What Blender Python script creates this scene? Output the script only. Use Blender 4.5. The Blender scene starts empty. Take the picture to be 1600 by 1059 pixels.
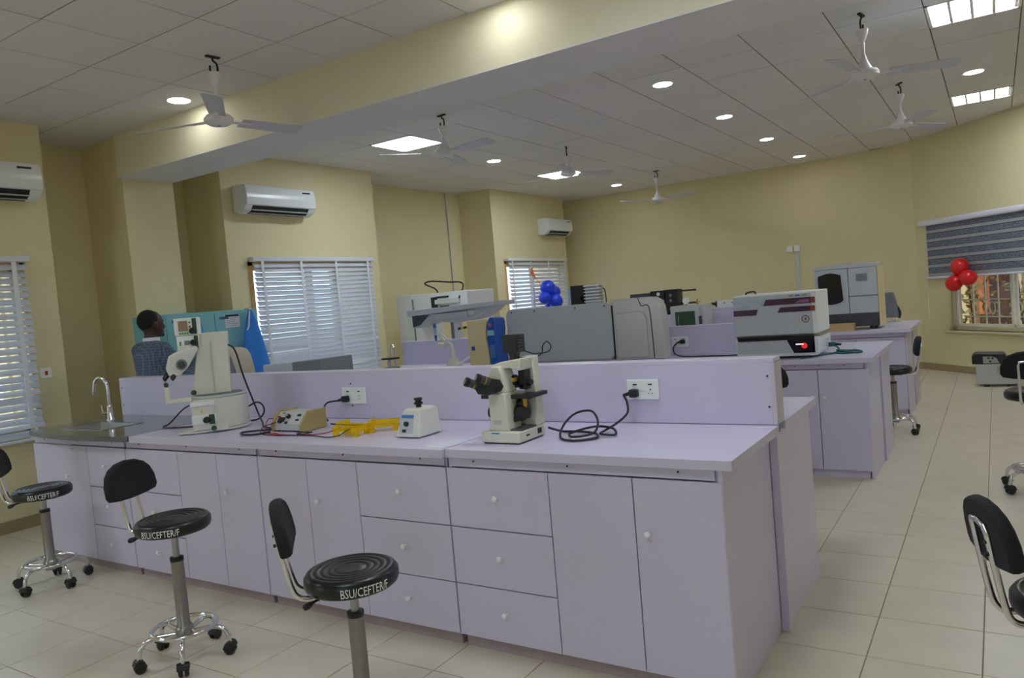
import bpy, bmesh, math, random
from mathutils import Vector, Matrix
random.seed(11)
sc = bpy.context.scene
COL = sc.collection
R = math.radians

# ------------------------------------------------------------------ camera
YAW, PITCH, ROLL, FPX, CAMH = -0.5728219, -0.04914331, 0.08575915, 1182.95, 1.55
fw = Vector((math.sin(YAW)*math.cos(PITCH), math.cos(YAW)*math.cos(PITCH), math.sin(PITCH)))
rt = Vector((math.cos(YAW), -math.sin(YAW), 0))
dn = -rt.cross(fw)
r2 = rt*math.cos(ROLL) + dn*math.sin(ROLL)
d2 = -rt*math.sin(ROLL) + dn*math.cos(ROLL)
cam = bpy.data.cameras.new('camera')
cam.sensor_width = 36.0
cam.lens = FPX/1600*36
cam.clip_start = 0.05
camo = bpy.data.objects.new('camera', cam)
COL.objects.link(camo)
M = Matrix.Identity(4)
for i, ax in enumerate((r2, -d2, -fw)):
    for j in range(3):
        M[j][i] = ax[j]
M[2][3] = CAMH
camo.matrix_world = M
sc.camera = camo

# ------------------------------------------------------------------ world, exposure
w = bpy.data.worlds.new('sky'); sc.world = w; w.use_nodes = True
bg = w.node_tree.nodes['Background']
bg.inputs[0].default_value = (0.62, 0.78, 1.0, 1)
bg.inputs[1].default_value = 2.6
sun = bpy.data.lights.new('sun', 'SUN'); sun.energy = 1.6; sun.angle = R(0.6); sun.color = (1.0, 0.86, 0.66)
suno = bpy.data.objects.new('sun', sun); COL.objects.link(suno)
suno.rotation_euler = (R(52), 0, R(-8))
sc.view_settings.view_transform = 'Standard'
sc.view_settings.look = 'None'
sc.view_settings.gamma = 1
sc.view_settings.exposure = 0.34
sc.cycles.diffuse_bounces = 8
sc.view_settings.use_curve_mapping = False
PANEL_W, DOWN_W = 21.0, 24.0        # radiance of the ceiling panels and downlights

# ------------------------------------------------------------------ materials
def lin(c):
    return tuple((x/255/12.92 if x/255 <= 0.04045 else ((x/255+0.055)/1.055)**2.4) for x in c)
MATS = {}
def mat(name, rgb, rough=0.5, metal=0.0, var=0.0, vs=6.0, bump=0.0, bs=200.0, spec=0.5, emit=None, trans=0.0, rnd=0.0, coat=0.0, alpha=1.0):
    m = bpy.data.materials.new(name); m.use_nodes = True
    nt = m.node_tree; p = nt.nodes['Principled BSDF']
    c = lin(rgb)
    p.inputs['Base Color'].default_value = (*c, 1)
    p.inputs['Roughness'].default_value = rough
    p.inputs['Metallic'].default_value = metal
    p.inputs['Specular IOR Level'].default_value = spec
    p.inputs['Alpha'].default_value = alpha
    if coat: p.inputs['Coat Weight'].default_value = coat
    if trans: p.inputs['Transmission Weight'].default_value = trans
    if emit:
        p.inputs['Emission Color'].default_value = (*lin(rgb), 1)
        p.inputs['Emission Strength'].default_value = emit
    tc = nt.nodes.new('ShaderNodeTexCoord')
    if var or rnd:
        mix = nt.nodes.new('ShaderNodeMix'); mix.data_type = 'RGBA'; mix.blend_type = 'MULTIPLY'
        mix.inputs[0].default_value = 1
        mix.inputs[6].default_value = (*c, 1)
        mr = nt.nodes.new('ShaderNodeMapRange')
        if var:
            n = nt.nodes.new('ShaderNodeTexNoise'); n.inputs['Scale'].default_value = vs; n.inputs['Detail'].default_value = 6
            nt.links.new(tc.outputs['Object'], n.inputs['Vector'])
            nt.links.new(n.outputs['Fac'], mr.inputs['Value'])
            mr.inputs[1].default_value = 0.3; mr.inputs[2].default_value = 0.7
            mr.inputs[3].default_value = 1-var; mr.inputs[4].default_value = 1+var
            src = mr.outputs[0]
        if rnd:
            oi = nt.nodes.new('ShaderNodeObjectInfo')
            mr2 = nt.nodes.new('ShaderNodeMapRange'); mr2.inputs[3].default_value = 1-rnd; mr2.inputs[4].default_value = 1+rnd
            nt.links.new(oi.outputs['Random'], mr2.inputs['Value'])
            if var:
                mu = nt.nodes.new('ShaderNodeMath'); mu.operation = 'MULTIPLY'
                nt.links.new(src, mu.inputs[0]); nt.links.new(mr2.outputs[0], mu.inputs[1]); src = mu.outputs[0]
            else:
                src = mr2.outputs[0]
        nt.links.new(src, mix.inputs[7])
        nt.links.new(mix.outputs[2], p.inputs['Base Color'])
    if bump:
        n2 = nt.nodes.new('ShaderNodeTexNoise'); n2.inputs['Scale'].default_value = bs; n2.inputs['Detail'].default_value = 3
        nt.links.new(tc.outputs['Object'], n2.inputs['Vector'])
        b = nt.nodes.new('ShaderNodeBump'); b.inputs['Strength'].default_value = bump; b.inputs['Distance'].default_value = 0.004
        nt.links.new(n2.outputs['Fac'], b.inputs['Height']); nt.links.new(b.outputs[0], p.inputs['Normal'])
    MATS[name] = m
    return m

mat('wall', (221, 210, 168), 0.6, var=0.03, vs=1.3, bump=0.04, bs=60)
mat('beam', (224, 220, 196), 0.65, var=0.02, vs=2, bump=0.04, bs=60)
mat('ceil', (220, 219, 219), 0.75, var=0.03, vs=40, bump=0.25, bs=140, rnd=0.025)
mat('soffit', (222, 222, 228), 0.7, var=0.03, vs=2)
mat('ceilgap', (104, 97, 86), 0.9)
mat('floor', (210, 201, 182), 0.33, var=0.045, vs=5, rnd=0.02, bump=0.02, bs=12)
mat('grout', (146, 130, 108), 0.9, var=0.1, vs=20)
mat('skirt', (160, 140, 106), 0.35, var=0.08, vs=9)
mat('lav', (208, 201, 225), 0.3, var=0.012, vs=3)
mat('lavgap', (96, 88, 96), 0.8)
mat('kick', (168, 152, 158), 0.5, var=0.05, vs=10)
mat('lavedge', (200, 194, 206), 0.4)
mat('granite', (112, 116, 112), 0.12, var=0.3, vs=120)
mat('chrome', (225, 225, 228), 0.12, metal=1.0)
mat('steel', (170, 168, 165), 0.28, metal=1.0)
mat('dullsteel', (150, 147, 142), 0.38, metal=0.9, var=0.06, vs=30)
mat('vinyl', (20, 20, 23), 0.32, bump=0.08, bs=300)
mat('fabric', (22, 22, 28), 0.85, bump=0.2, bs=500)
mat('blackp', (24, 24, 26), 0.4)
mat('blackgl', (14, 12, 14), 0.12)
mat('darkgrey', (62, 64, 70), 0.45)
mat('ink', (40, 44, 50), 0.6)
mat('white', (228, 230, 230), 0.35, var=0.01)
mat('acw', (226, 229, 232), 0.25)
mat('whitepaint', (225, 225, 240), 0.4)
mat('plate', (236, 240, 238), 0.3)
mat('cream', (218, 216, 200), 0.38, var=0.015)
mat('ivory', (214, 214, 206), 0.4, var=0.015)
mat('beige', (226, 208, 164), 0.45, var=0.02)
mat('beigep', (198, 190, 172), 0.45)
mat('grey', (186, 190, 196), 0.42, var=0.02, vs=4)
mat('lightgrey', (192, 194, 196), 0.38, var=0.015)
mat('warmgrey', (170, 165, 160), 0.4)
mat('midgrey', (120, 124, 130), 0.45)
mat('silver', (200, 197, 194), 0.25, metal=0.15)
mat('blueplastic', (38, 92, 190), 0.25, coat=0.4)
mat('bluelabel', (70, 120, 190), 0.4)
mat('paleblue', (150, 186, 214), 0.3)
mat('teal', (128, 190, 200), 0.45, var=0.03, vs=4)
mat('tealdark', (52, 96, 106), 0.6)
mat('coatblue', (32, 128, 226), 0.5, var=0.06, vs=8)
mat('balloonblue', (28, 66, 222), 0.28)
mat('balloonred', (228, 36, 40), 0.28)
mat('orange', (240, 110, 60), 0.5)
mat('ochre', (168, 150, 96), 0.5, var=0.08, vs=12)
mat('red', (190, 30, 34), 0.4)
mat('green', (70, 170, 60), 0.4)
mat('darkgreen', (40, 74, 52), 0.45)
mat('cablegreen', (30, 92, 92), 0.45)
mat('yellowtape', (236, 200, 40), 0.5)
mat('brownscreen', (150, 128, 100), 0.3)
mat('plum', (72, 44, 66), 0.15)
mat('plumlight', (150, 92, 140), 0.2)
mat('rust', (140, 60, 44), 0.3)
mat('screen', (30, 30, 38), 0.15)
mat('redglow', (235, 40, 40), 0.3, emit=0.5)
mat('whiteglow', (240, 220, 225), 0.3, emit=0.8)
mat('cardboard', (196, 164, 120), 0.7, var=0.06, vs=10)
mat('taupe', (150, 136, 118), 0.6)
mat('woodframe', (220, 176, 112), 0.5, var=0.06, vs=14)
mat('winframe', (208, 198, 160), 0.45)
mat('whitebar', (232, 228, 214), 0.5)
mat('brass', (190, 150, 80), 0.3, metal=0.9)
mat('skin', (64, 42, 34), 0.5, var=0.05, vs=20)
mat('hair', (18, 15, 15), 0.9, bump=0.5, bs=400)
mat('eyewhite', (220, 214, 206), 0.3)
mat('shirt', (222, 222, 230), 0.7)
mat('trouser', (34, 36, 46), 0.8)
mat('shoe', (18, 16, 15), 0.35)
mat('blind', (214, 218, 224), 0.55)
mat('tape', (226, 228, 232), 0.7)
mat('exwall', (206, 122, 70), 0.8, var=0.1, vs=3)
mat('expost', (236, 206, 150), 0.8, var=0.05, vs=3)
mat('exground', (176, 140, 104), 0.9, var=0.15, vs=2)
mat('exdark', (84, 52, 40), 0.8, var=0.1, vs=4)
mat('leaf', (150, 128, 64), 0.7, var=0.2, vs=8)
mat('lampring', (236, 238, 236), 0.4)
mat('fanw', (226, 226, 232), 0.35)
mat('fanblade', (196, 198, 214), 0.35)
mat('hook', (30, 28, 26), 0.6)
mat('pipe', (206, 206, 206), 0.4)
mat('plug', (28, 30, 36), 0.5)
mat('cableblack', (26, 28, 40), 0.45)
mat('cablered', (150, 30, 40), 0.4)
mat('hose', (225, 225, 230), 0.35)

def special(name):
    m = bpy.data.materials.new(name); m.use_nodes = True; MATS[name] = m
    return m, m.node_tree, m.node_tree.nodes['Principled BSDF']
# lamps
for nm, col, st in (('panelglow', (0.82, 0.92, 1.0), PANEL_W), ('downglow', (1.0, 1.0, 0.94), DOWN_W)):
    m, nt, p = special(nm)
    p.inputs['Base Color'].default_value = (.8, .8, .8, 1)
    p.inputs['Emission Color'].default_value = (*col, 1); p.inputs['Emission Strength'].default_value = st
# blind slats let daylight through
m, nt, p = special('slat')
p.inputs['Base Color'].default_value = (*lin((206, 211, 220)), 1); p.inputs['Roughness'].default_value = 0.5
tr = nt.nodes.new('ShaderNodeBsdfTranslucent'); tr.inputs[0].default_value = (*lin((226, 232, 240)), 1)
mx = nt.nodes.new('ShaderNodeMixShader'); mx.inputs[0].default_value = 0.14
nt.links.new(p.outputs[0], mx.inputs[1]); nt.links.new(tr.outputs[0], mx.inputs[2])
nt.links.new(mx.outputs[0], nt.nodes['Material Output'].inputs[0])
# window glass
m, nt, p = special('glass')
tb = nt.nodes.new('ShaderNodeBsdfTransparent'); tb.inputs[0].default_value = (.93, .95, .94, 1)
gl = nt.nodes.new('ShaderNodeBsdfGlossy'); gl.inputs['Roughness'].default_value = 0.03
mx = nt.nodes.new('ShaderNodeMixShader'); mx.inputs[0].default_value = 0.06
nt.links.new(tb.outputs[0], mx.inputs[1]); nt.links.new(gl.outputs[0], mx.inputs[2])
nt.links.new(mx.outputs[0], nt.nodes['Material Output'].inputs[0])
# clear yellow acrylic
m, nt, p = special('acrylic')
tb = nt.nodes.new('ShaderNodeBsdfTransparent'); tb.inputs[0].default_value = (.98, .86, .22, 1)
p.inputs['Base Color'].default_value = (*lin((250, 222, 40)), 1); p.inputs['Roughness'].default_value = 0.1
mx = nt.nodes.new('ShaderNodeMixShader'); mx.inputs[0].default_value = 0.3
nt.links.new(tb.outputs[0], mx.inputs[1]); nt.links.new(p.outputs[0], mx.inputs[2])
nt.links.new(mx.outputs[0], nt.nodes['Material Output'].inputs[0])
# zebra roller blind: woven grain
m, nt, p = special('zebradark')
tc = nt.nodes.new('ShaderNodeTexCoord'); mp = nt.nodes.new('ShaderNodeMapping'); mp.inputs['Scale'].default_value = (30, 30, 260)
n = nt.nodes.new('ShaderNodeTexNoise'); n.inputs['Scale'].default_value = 1.0
cr = nt.nodes.new('ShaderNodeValToRGB'); cr.color_ramp.elements[0].position = .35; cr.color_ramp.elements[1].position = .68
cr.color_ramp.elements[0].color = (*lin((66, 74, 92)), 1); cr.color_ramp.elements[1].color = (*lin((142, 150, 166)), 1)
nt.links.new(tc.outputs['Object'], mp.inputs[0]); nt.links.new(mp.outputs[0], n.inputs['Vector']); nt.links.new(n.outputs['Fac'], cr.inputs[0])
nt.links.new(cr.outputs[0], p.inputs['Base Color']); p.inputs['Roughness'].default_value = .8
mat('zebralight', (166, 166, 172), 0.8)
mat('zebraline', (40, 44, 60), 0.8)
# checked jacket cloth
m, nt, p = special('jacket')
tc = nt.nodes.new('ShaderNodeTexCoord')
base = nt.nodes.new('ShaderNodeMix'); base.data_type = 'RGBA'
base.inputs[6].default_value = (*lin((74, 84, 104)), 1); base.inputs[7].default_value = (*lin((104, 118, 140)), 1)
mxm = None
for d in ('X', 'Z', 'Y'):
    wv = nt.nodes.new('ShaderNodeTexWave'); wv.wave_type = 'BANDS'; wv.bands_direction = d; wv.inputs['Scale'].default_value = 13
    nt.links.new(tc.outputs['Object'], wv.inputs['Vector'])
    gt = nt.nodes.new('ShaderNodeMath'); gt.operation = 'GREATER_THAN'; gt.inputs[1].default_value = .9
    nt.links.new(wv.outputs['Fac'], gt.inputs[0])
    if mxm is None: mxm = gt.outputs[0]
    else:
        a = nt.nodes.new('ShaderNodeMath'); a.operation = 'MAXIMUM'
        nt.links.new(mxm, a.inputs[0]); nt.links.new(gt.outputs[0], a.inputs[1]); mxm = a.outputs[0]
nt.links.new(mxm, base.inputs[0]); nt.links.new(base.outputs[2], p.inputs['Base Color']); p.inputs['Roughness'].default_value = .9

# ------------------------------------------------------------------ mesh builder
class MB:
    def __init__(s): s.v = []; s.f = []
    def add(s, vs, fs):
        o = len(s.v); s.v += [tuple(v) for v in vs]; s.f += [tuple(i+o for i in f) for f in fs]; return s
    def box(s, x0, x1, y0, y1, z0, z1):
        return s.add([(x0,y0,z0),(x1,y0,z0),(x1,y1,z0),(x0,y1,z0),(x0,y0,z1),(x1,y0,z1),(x1,y1,z1),(x0,y1,z1)],
                     [(0,3,2,1),(4,5,6,7),(0,1,5,4),(1,2,6,5),(2,3,7,6),(3,0,4,7)])
    def prism(s, poly, axis, a, b):
        n = len(poly)
        def P(p, t):
            return {'x': (t, p[0], p[1]), 'y': (p[0], t, p[1]), 'z': (p[0], p[1], t)}[axis]
        vs = [P(p, a) for p in poly] + [P(p, b) for p in poly]
        fs = [tuple(range(n)), tuple(range(2*n-1, n-1, -1))] + [(i, (i+1) % n, n+(i+1) % n, n+i) for i in range(n)]
        return s.add(vs, fs)
    def cyl(s, p0, p1, r0, r1=None, n=16):
        return s.tube([p0, p1], r0, n, r_end=r1)
    def tube(s, path, r, n=8, r_end=None, closed=False, flat=1.0):
        path = [Vector(p) for p in path]; m = len(path)
        if isinstance(r, (int, float)):
            re = r if r_end is None else r_end
            rs = [r+(re-r)*i/(m-1) for i in range(m)]
        else: rs = r
        T = []
        for i in range(m):
            if closed: t = path[(i+1) % m]-path[i-1]
            else: t = path[min(i+1, m-1)]-path[max(i-1, 0)]
            T.append(t.normalized() if t.length > 1e-9 else Vector((0,0,1)))
        up = Vector((0,0,1)) if abs(T[0].z) < .9 else Vector((1,0,0))
        nrm = T[0].cross(up).normalized()
        vs = []
        for i in range(m):
            nrm = (nrm - T[i]*nrm.dot(T[i]))
            nrm = nrm.normalized() if nrm.length > 1e-6 else T[i].orthogonal().normalized()
            b = T[i].cross(nrm)
            for k in range(n):
                a = 2*math.pi*k/n
                vs.append(path[i] + nrm*math.cos(a)*rs[i] + b*math.sin(a)*rs[i]*flat)
        fs = []
        for i in range(m if closed else m-1):
            j = (i+1) % m
            for k in range(n):
                fs.append((i*n+k, i*n+(k+1) % n, j*n+(k+1) % n, j*n+k))
        if not closed:
            fs.append(tuple(range(n-1, -1, -1))); fs.append(tuple((m-1)*n+k for k in range(n)))
        return s.add(vs, fs)
    def lathe(s, prof, c=(0,0,0), n=24, sx=1, sy=1, axis='z'):
        vs = []; fs = []; m = len(prof)
        for r, z in prof:
            for k in range(n):
                a = 2*math.pi*k/n
                q = (r*math.cos(a)*sx, r*math.sin(a)*sy, z)
                if axis == 'y': q = (q[0], q[2], q[1])
                if axis == 'x': q = (q[2], q[0], q[1])
                vs.append((c[0]+q[0], c[1]+q[1], c[2]+q[2]))
        for i in range(m-1):
            for k in range(n):
                fs.append((i*n+k, i*n+(k+1) % n, (i+1)*n+(k+1) % n, (i+1)*n+k))
        fs.append(tuple(range(n-1, -1, -1))); fs.append(tuple((m-1)*n+k for k in range(n)))
        return s.add(vs, fs)
    def ball(s, c, rx, ry=None, rz=None, n=20, m=12):
        ry = ry or rx; rz = rz or rx
        prof = [(max(1e-4, math.sin(math.pi*i/m)), -math.cos(math.pi*i/m)) for i in range(m+1)]
        o = len(s.v); s.lathe(prof, (0,0,0), n)
        s.v[o:] = [(c[0]+v[0]*rx, c[1]+v[1]*ry, c[2]+v[2]*rz) for v in s.v[o:]]
        return s
    def loft(s, rings):
        n = len(rings[0]); vs = [p for r in rings for p in r]; fs = []
        for i in range(len(rings)-1):
            for k in range(n):
                fs.append((i*n+k, i*n+(k+1) % n, (i+1)*n+(k+1) % n, (i+1)*n+k))
        fs.append(tuple(range(n-1, -1, -1))); fs.append(tuple((len(rings)-1)*n+k for k in range(n)))
        return s.add(vs, fs)
    def xf(s, Mx, start=0):
        s.v[start:] = [tuple(Mx @ Vector(v)) for v in s.v[start:]]; return s
    def mesh(s, name, mt, origin=(0,0,0), smooth=True):
        o = Vector(origin)
        me = bpy.data.meshes.new(name)
        me.from_pydata([tuple(Vector(v)-o) for v in s.v], [], s.f)
        bm = bmesh.new(); bm.from_mesh(me)
        bmesh.ops.recalc_face_normals(bm, faces=bm.faces); bm.to_mesh(me); bm.free()
        if mt: me.materials.append(MATS[mt])
        if smooth:
            me.polygons.foreach_set('use_smooth', [True]*len(me.polygons))
            me.set_sharp_from_angle(angle=R(38))
        me.update()
        return me

def link(name, me, parent=None, loc=(0,0,0), bevel=0, seg=2):
    o = bpy.data.objects.new(name, me); COL.objects.link(o)
    o.location = loc
    if parent: o.parent = parent
    if bevel:
        b = o.modifiers.new('bevel', 'BEVEL'); b.width = bevel; b.segments = seg; b.limit_method = 'ANGLE'; b.angle_limit = R(40)
    return o
def tag(o, label=None, cat=None, group=None, kind=None):
    if label: o['label'] = label
    if cat: o['category'] = cat
    if group: o['group'] = group
    if kind: o['kind'] = kind
    return o

MSU, MSV = Vector((.59, .81, 0)), Vector((-.81, .59, 0))
def ms_map(v):      # narrows the stereo microscope and turns it to face the aisle
    p = Vector((-4.10, 2.95, v[2])) + MSU*(.706*v[0]+2.838-.01) + MSV*((v[1]-2.95)*.8)
    return (p.x, p.y, p.z)
class Thing:
    """An Empty at the thing's base; parts are given in world coordinates (or local ones when loc is the origin)."""
    def __init__(s, name, label, cat, loc, group=None, kind=None):
        s.loc = Vector(loc)
        s.o = bpy.data.objects.new(name, None); COL.objects.link(s.o)
        s.o.empty_display_size = 0.05; s.o.location = loc
        tag(s.o, label, cat, group, kind)
    def part(s, name, mb, mt, parent=None, bevel=0, label=None, seg=2, smooth=True):
        if getattr(s, 'fmap', None): mb.v = [s.fmap(v) for v in mb.v]
        o = link(name, mb.mesh(name, mt, s.loc, smooth), parent or s.o, bevel=bevel, seg=seg)
        if label: o['label'] = label
        return o
def solo(name, mb, mt, label, cat, group=None, kind=None, bevel=0, origin=None, seg=2):
    if origin is None:
        xs, ys, zs = zip(*mb.v); origin = ((min(xs)+max(xs))/2, (min(ys)+max(ys))/2, min(zs))
    o = link(name, mb.mesh(name, mt, origin), None, origin, bevel, seg)
    return tag(o, label, cat, group, kind)
def copy_tree(o, parent=None):
    c = o.copy(); COL.objects.link(c); c.parent = parent
    for ch in list(o.children): copy_tree(ch, c)
    return c
def spline(pts, k=6, closed=False):
    pts = [Vector(p) for p in pts]; n = len(pts); out = []
    rng = range(n if closed else n-1)
    for i in rng:
        if closed: a, b, c, d = pts[i-1], pts[i], pts[(i+1) % n], pts[(i+2) % n]
        else: a, b, c, d = pts[max(i-1,0)], pts[i], pts[i+1], pts[min(i+2,n-1)]
        for j in range(k):
            t = j/k
            out.append(.5*((2*b)+(c-a)*t+(2*a-5*b+4*c-d)*t*t+(3*b-a-3*c+d)*t**3))
    if not closed: out.append(pts[-1])
    return out
def arc(cx, cy, r, a0, a1, n=8):
    return [(cx+r*math.cos(R(a0+(a1-a0)*i/n)), cy+r*math.sin(R(a0+(a1-a0)*i/n))) for i in range(n+1)]
def rrect(x0, x1, y0, y1, r, n=5):
    return arc(x1-r,y0+r,r,-90,0,n)+arc(x1-r,y1-r,r,0,90,n)+arc(x0+r,y1-r,r,90,180,n)+arc(x0+r,y0+r,r,180,270,n)
def text_mesh(s, size):
    cu = bpy.data.curves.new('t', 'FONT'); cu.body = s; cu.size = size; cu.align_x = 'CENTER'; cu.resolution_u = 2
    ob = bpy.data.objects.new('t', cu); COL.objects.link(ob)
    dg = bpy.context.evaluated_depsgraph_get()
    me = ob.evaluated_get(dg).to_mesh()
    vs = [tuple(v.co) for v in me.vertices]; fs = [tuple(p.vertices) for p in me.polygons]
    bpy.data.objects.remove(ob); bpy.data.curves.remove(cu)
    return vs, fs
def in_view(x, y, z, mx=60):
    q = Vector((x, y, z-CAMH)); d = q.dot(fw)
    if d < .2: return False
    u, v = 800+FPX*q.dot(r2)/d, 529.5+FPX*q.dot(d2)/d
    return -mx < u < 1600+mx and -mx < v < 1059+mx

# ================================================================== SETTING
ZC = 3.43
XL, XR2 = -6.95, -7.6       # pier face, recess face
YB, YF, XR = 13.4, -2.6, 2.6
# --- floor
fl = solo('floor', MB().box(-7.75, 3.6, YF-.15, 13.7, -.06, -.004), 'grout', 'beige tiled laboratory floor', 'floor', kind='structure', origin=(0,0,0))
t = MB(); e = .198; c = .0025
t.add([(-e,-e,-.006),(e,-e,-.006),(e,e,-.006),(-e,e,-.006),(-e,-e,-.0015),(e,-e,-.0015),(e,e,-.0015),(-e,e,-.0015),
       (-e+c,-e+c,0),(e-c,-e+c,0),(e-c,e-c,0),(-e+c,e-c,0)],
      [(0,3,2,1),(0,1,5,4),(1,2,6,5),(2,3,7,6),(3,0,4,7),(4,5,9,8),(5,6,10,9),(6,7,11,10),(7,4,8,11),(8,9,10,11)])
tile_me = t.mesh('floor_tile', 'floor', smooth=False)
rest = MB()
def wall_right_x(y):      # inner face of the angled window wall
    return 2.6 if y < 8.94 else (-1.0+(12.99-y)/.747*.664 if y < 12.99 else -1.0-(y-12.99)*3.2)
tiles = []
for i in range(-19, 9):
    for j in range(-15, 26):
        x, y = -.513+.2+.4*i, 3.23+.2+.4*j
        if x < -7.7 or y > 13.5 or y < YF+.1 or x > wall_right_x(y)+.25: continue
        hid = False
        for (y0, y1) in ((2.8, 4.0), (6.25, 7.3), (9.0, 10.1)):
            if y0 < y-.2 and y+.2 < y1 and -5.8 < x-.2 and x+.2 < -.9: hid = True
        far = x < -1.2 and y > 2.9
        if in_view(x, y, 0, 40) and not hid and not far: tiles.append((x, y))
        elif not hid: rest.box(x-.198, x+.198, y-.198, y+.198, -.006, 0)
for (x, y) in tiles:
    link('floor_tile', tile_me, fl, (x, y, 0))
tag(link('floor_tile_field', rest.mesh('floor_tile_field', 'floor', smooth=False), fl), kind='stuff')

# --- ceiling with lay-in tiles
ce = solo('ceiling', MB().box(-7.75, 3.6, YF-.15, 13.7, ZC+.0055, ZC+.15), 'ceilgap', 'white tiled suspended ceiling', 'ceiling', kind='structure', origin=(0,0,0))
panels = [(-5.545, 6.76), (-5.545, 10.42), (-.055, 6.76), (-.055, 10.42)]
added_panels = [(-5.545, 0.27), (-1.275, 0.27), (-1.275, 2.71)]  # unseen panels added to brighten the near bay
rest = MB(); ce_me = {}
def ctile(x0, x1, y0, y1, vis):
    g = .0042
    if vis:
        k = (round(x1-x0, 3), round(y1-y0, 3))
        if k not in ce_me:
            hx, hy = (x1-x0)/2-g, (y1-y0)/2-g; q = .004
            b = MB().add([(-hx,-hy,.007),(hx,-hy,.007),(hx,hy,.007),(-hx,hy,.007),(-hx,-hy,.0025),(hx,-hy,.0025),(hx,hy,.0025),(-hx,hy,.0025),
                          (-hx+q,-hy+q,0),(hx-q,-hy+q,0),(hx-q,hy-q,0),(-hx+q,hy-q,0)],
                         [(0,1,2,3),(0,4,5,1),(1,5,6,2),(2,6,7,3),(3,7,4,0),(4,8,9,5),(5,9,10,6),(6,10,11,7),(7,11,8,4),(8,11,10,9)])
            ce_me[k] = b.mesh('ceiling_tile', 'ceil', smooth=False)
        o = link('ceiling_tile', ce_me[k], ce, ((x0+x1)/2, (y0+y1)/2, ZC))
        o.location.z += random.uniform(-.001, .001)
        o.rotation_euler = (random.uniform(-.002,.002), random.uniform(-.002,.002), 0)
    else: rest.box(x0+g, x1-g, y0+g, y1-g, ZC, ZC+.007)
def is_panel(x, y):
    return any(abs(x-a) < .2 and abs(y-b) < .2 for a, b in panels+added_panels)
for bay, (ya, yb, y0) in enumerate(((YF, 4.195, 3.625-.61*12), (4.70, YB+.02, 6.455-.61*4))):
    for i in range(-5, 16):
        x0, x1 = -5.85+.61*i, -5.85+.61*(i+1)
        for j in range(0, 17):
            a, b = y0+.61*j, y0+.61*(j+1)
            if bay and j == 0: a = ya
            a, b = max(a, ya), min(b, yb)
            xa, xb = max(x0, -7.7), min(x1, 3.4)
            if b-a < .03 or xb-xa < .03: continue
            if xa > wall_right_x((a+b)/2)+.35: continue
            if is_panel((xa+xb)/2, (a+b)/2): continue
            ctile(xa, xb, a, b, in_view((xa+xb)/2, (a+b)/2, ZC, 50))
tag(link('ceiling_tile_field', rest.mesh('ceiling_tile_field', 'ceil', smooth=False), ce), kind='stuff')

# --- left wall: piers with windows, recesses and the column under the beam
H0 = -.05; H1 = ZC+.1
wl = MB()
def holed(mb, x0, x1, ya, yb, wy0, wy1, wz0, wz1):
    mb.box(x0, x1, ya, wy0, H0, H1); mb.box(x0, x1, wy1, yb, H0, H1)
    mb.box(x0, x1, wy0, wy1, H0, wz0); mb.box(x0, x1, wy0, wy1, wz1, H1)
WINS = [(1.35, 3.20, .78, 2.20), (5.58, 7.43, .80, 2.20), (10.78, 12.78, .80, 2.20)]
PIERS = [(YF-.1, 3.48), (5.28, 7.65), (10.47, 12.97)]
for (pa, pb), wn in zip(PIERS, WINS):
    holed(wl, XL-.2, XL, pa, pb, *wn)
    wl.box(XR2-.1, XL-.2, pb-.15, pb, H0, H1)
    if pa > 0: wl.box(XR2-.1, XL-.2, pa, pa+.15, H0, H1)
for a, b in ((3.3, 5.45), (7.5, 10.6), (12.85, YB+.2)):
    wl.box(XR2-.15, XR2, a, b, H0, H1)
wl.box(XR2, XL, 4.19, 4.72, H0, H1)
solo('wall_left', wl, 'wall', 'cream left wall with window piers and recesses', 'wall', kind='structure', origin=(0,0,0))
bl = MB()
for a, b in ((YF, 3.49), (5.27, 7.66), (10.46, 12.98)): bl.box(XL, XL+.012, a, b, 0, .1)
for a, b in ((3.48, 4.19), (4.72, 5.28), (7.65, 10.47)): bl.box(XR2, XR2+.012, a, b, 0, .1)
solo('baseboard_left', bl, 'skirt', 'brown tiled skirting along left wall', 'baseboard', kind='structure', origin=(0,0,0))
# --- back wall and the wall that bends round to the right-hand window
CURVE = [(-2.6, 13.4), (-2.1, 13.38), (-1.7, 13.31), (-1.33, 13.18), (-1.0, 12.99)]
wb = MB().box(XR2-.15, -2.6, YB, YB+.2, H0, H1)
def seg(mb, p, q, z0, z1, th=.2, inner=0.0):
    p, q = Vector(p), Vector(q); u = (q-p).normalized(); n = Vector((-u.y, u.x))   # outward
    a, b, c_, d = p+n*inner, q+n*inner, q+n*th, p+n*th
    mb.prism([tuple(a), tuple(b), tuple(c_), tuple(d)], 'z', z0, z1)
for p, q in zip(CURVE, CURVE[1:]): seg(wb, p, q, H0, H1)
solo('wall_back', wb, 'wall', 'cream back wall', 'wall', kind='structure', origin=(0,0,0))
A = Vector((-1.0, 12.99)); U = Vector((.664, -.747)).normalized(); NIN = Vector((U.y, -U.x))   # NIN points into the room
def W(s, d=0.0): p = A+U*s+NIN*d; return (p.x, p.y)
S0, S1, WZ0, WZ1 = .60, 2.75, .60, 2.08
wr = MB()
seg(wr, W(-.02), W(S0), H0, H1); seg(wr, W(S1), W(5.55), H0, H1)
seg(wr, W(S0), W(S1), H0, WZ0); seg(wr, W(S0), W(S1), WZ1, H1)
RW = [(4.6, 6.6)]                     # windows of the right wall, outside the picture
ys = [YF-.15]+[v for r_ in RW for v in r_]+[9.0]
for i in range(0, len(ys), 2): wr.box(XR, XR+.2, ys[i], ys[i+1], H0, H1)
for a, b in RW:
    wr.box(XR, XR+.2, a, b, H0, .9); wr.box(XR, XR+.2, a, b, 2.2, H1)
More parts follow.
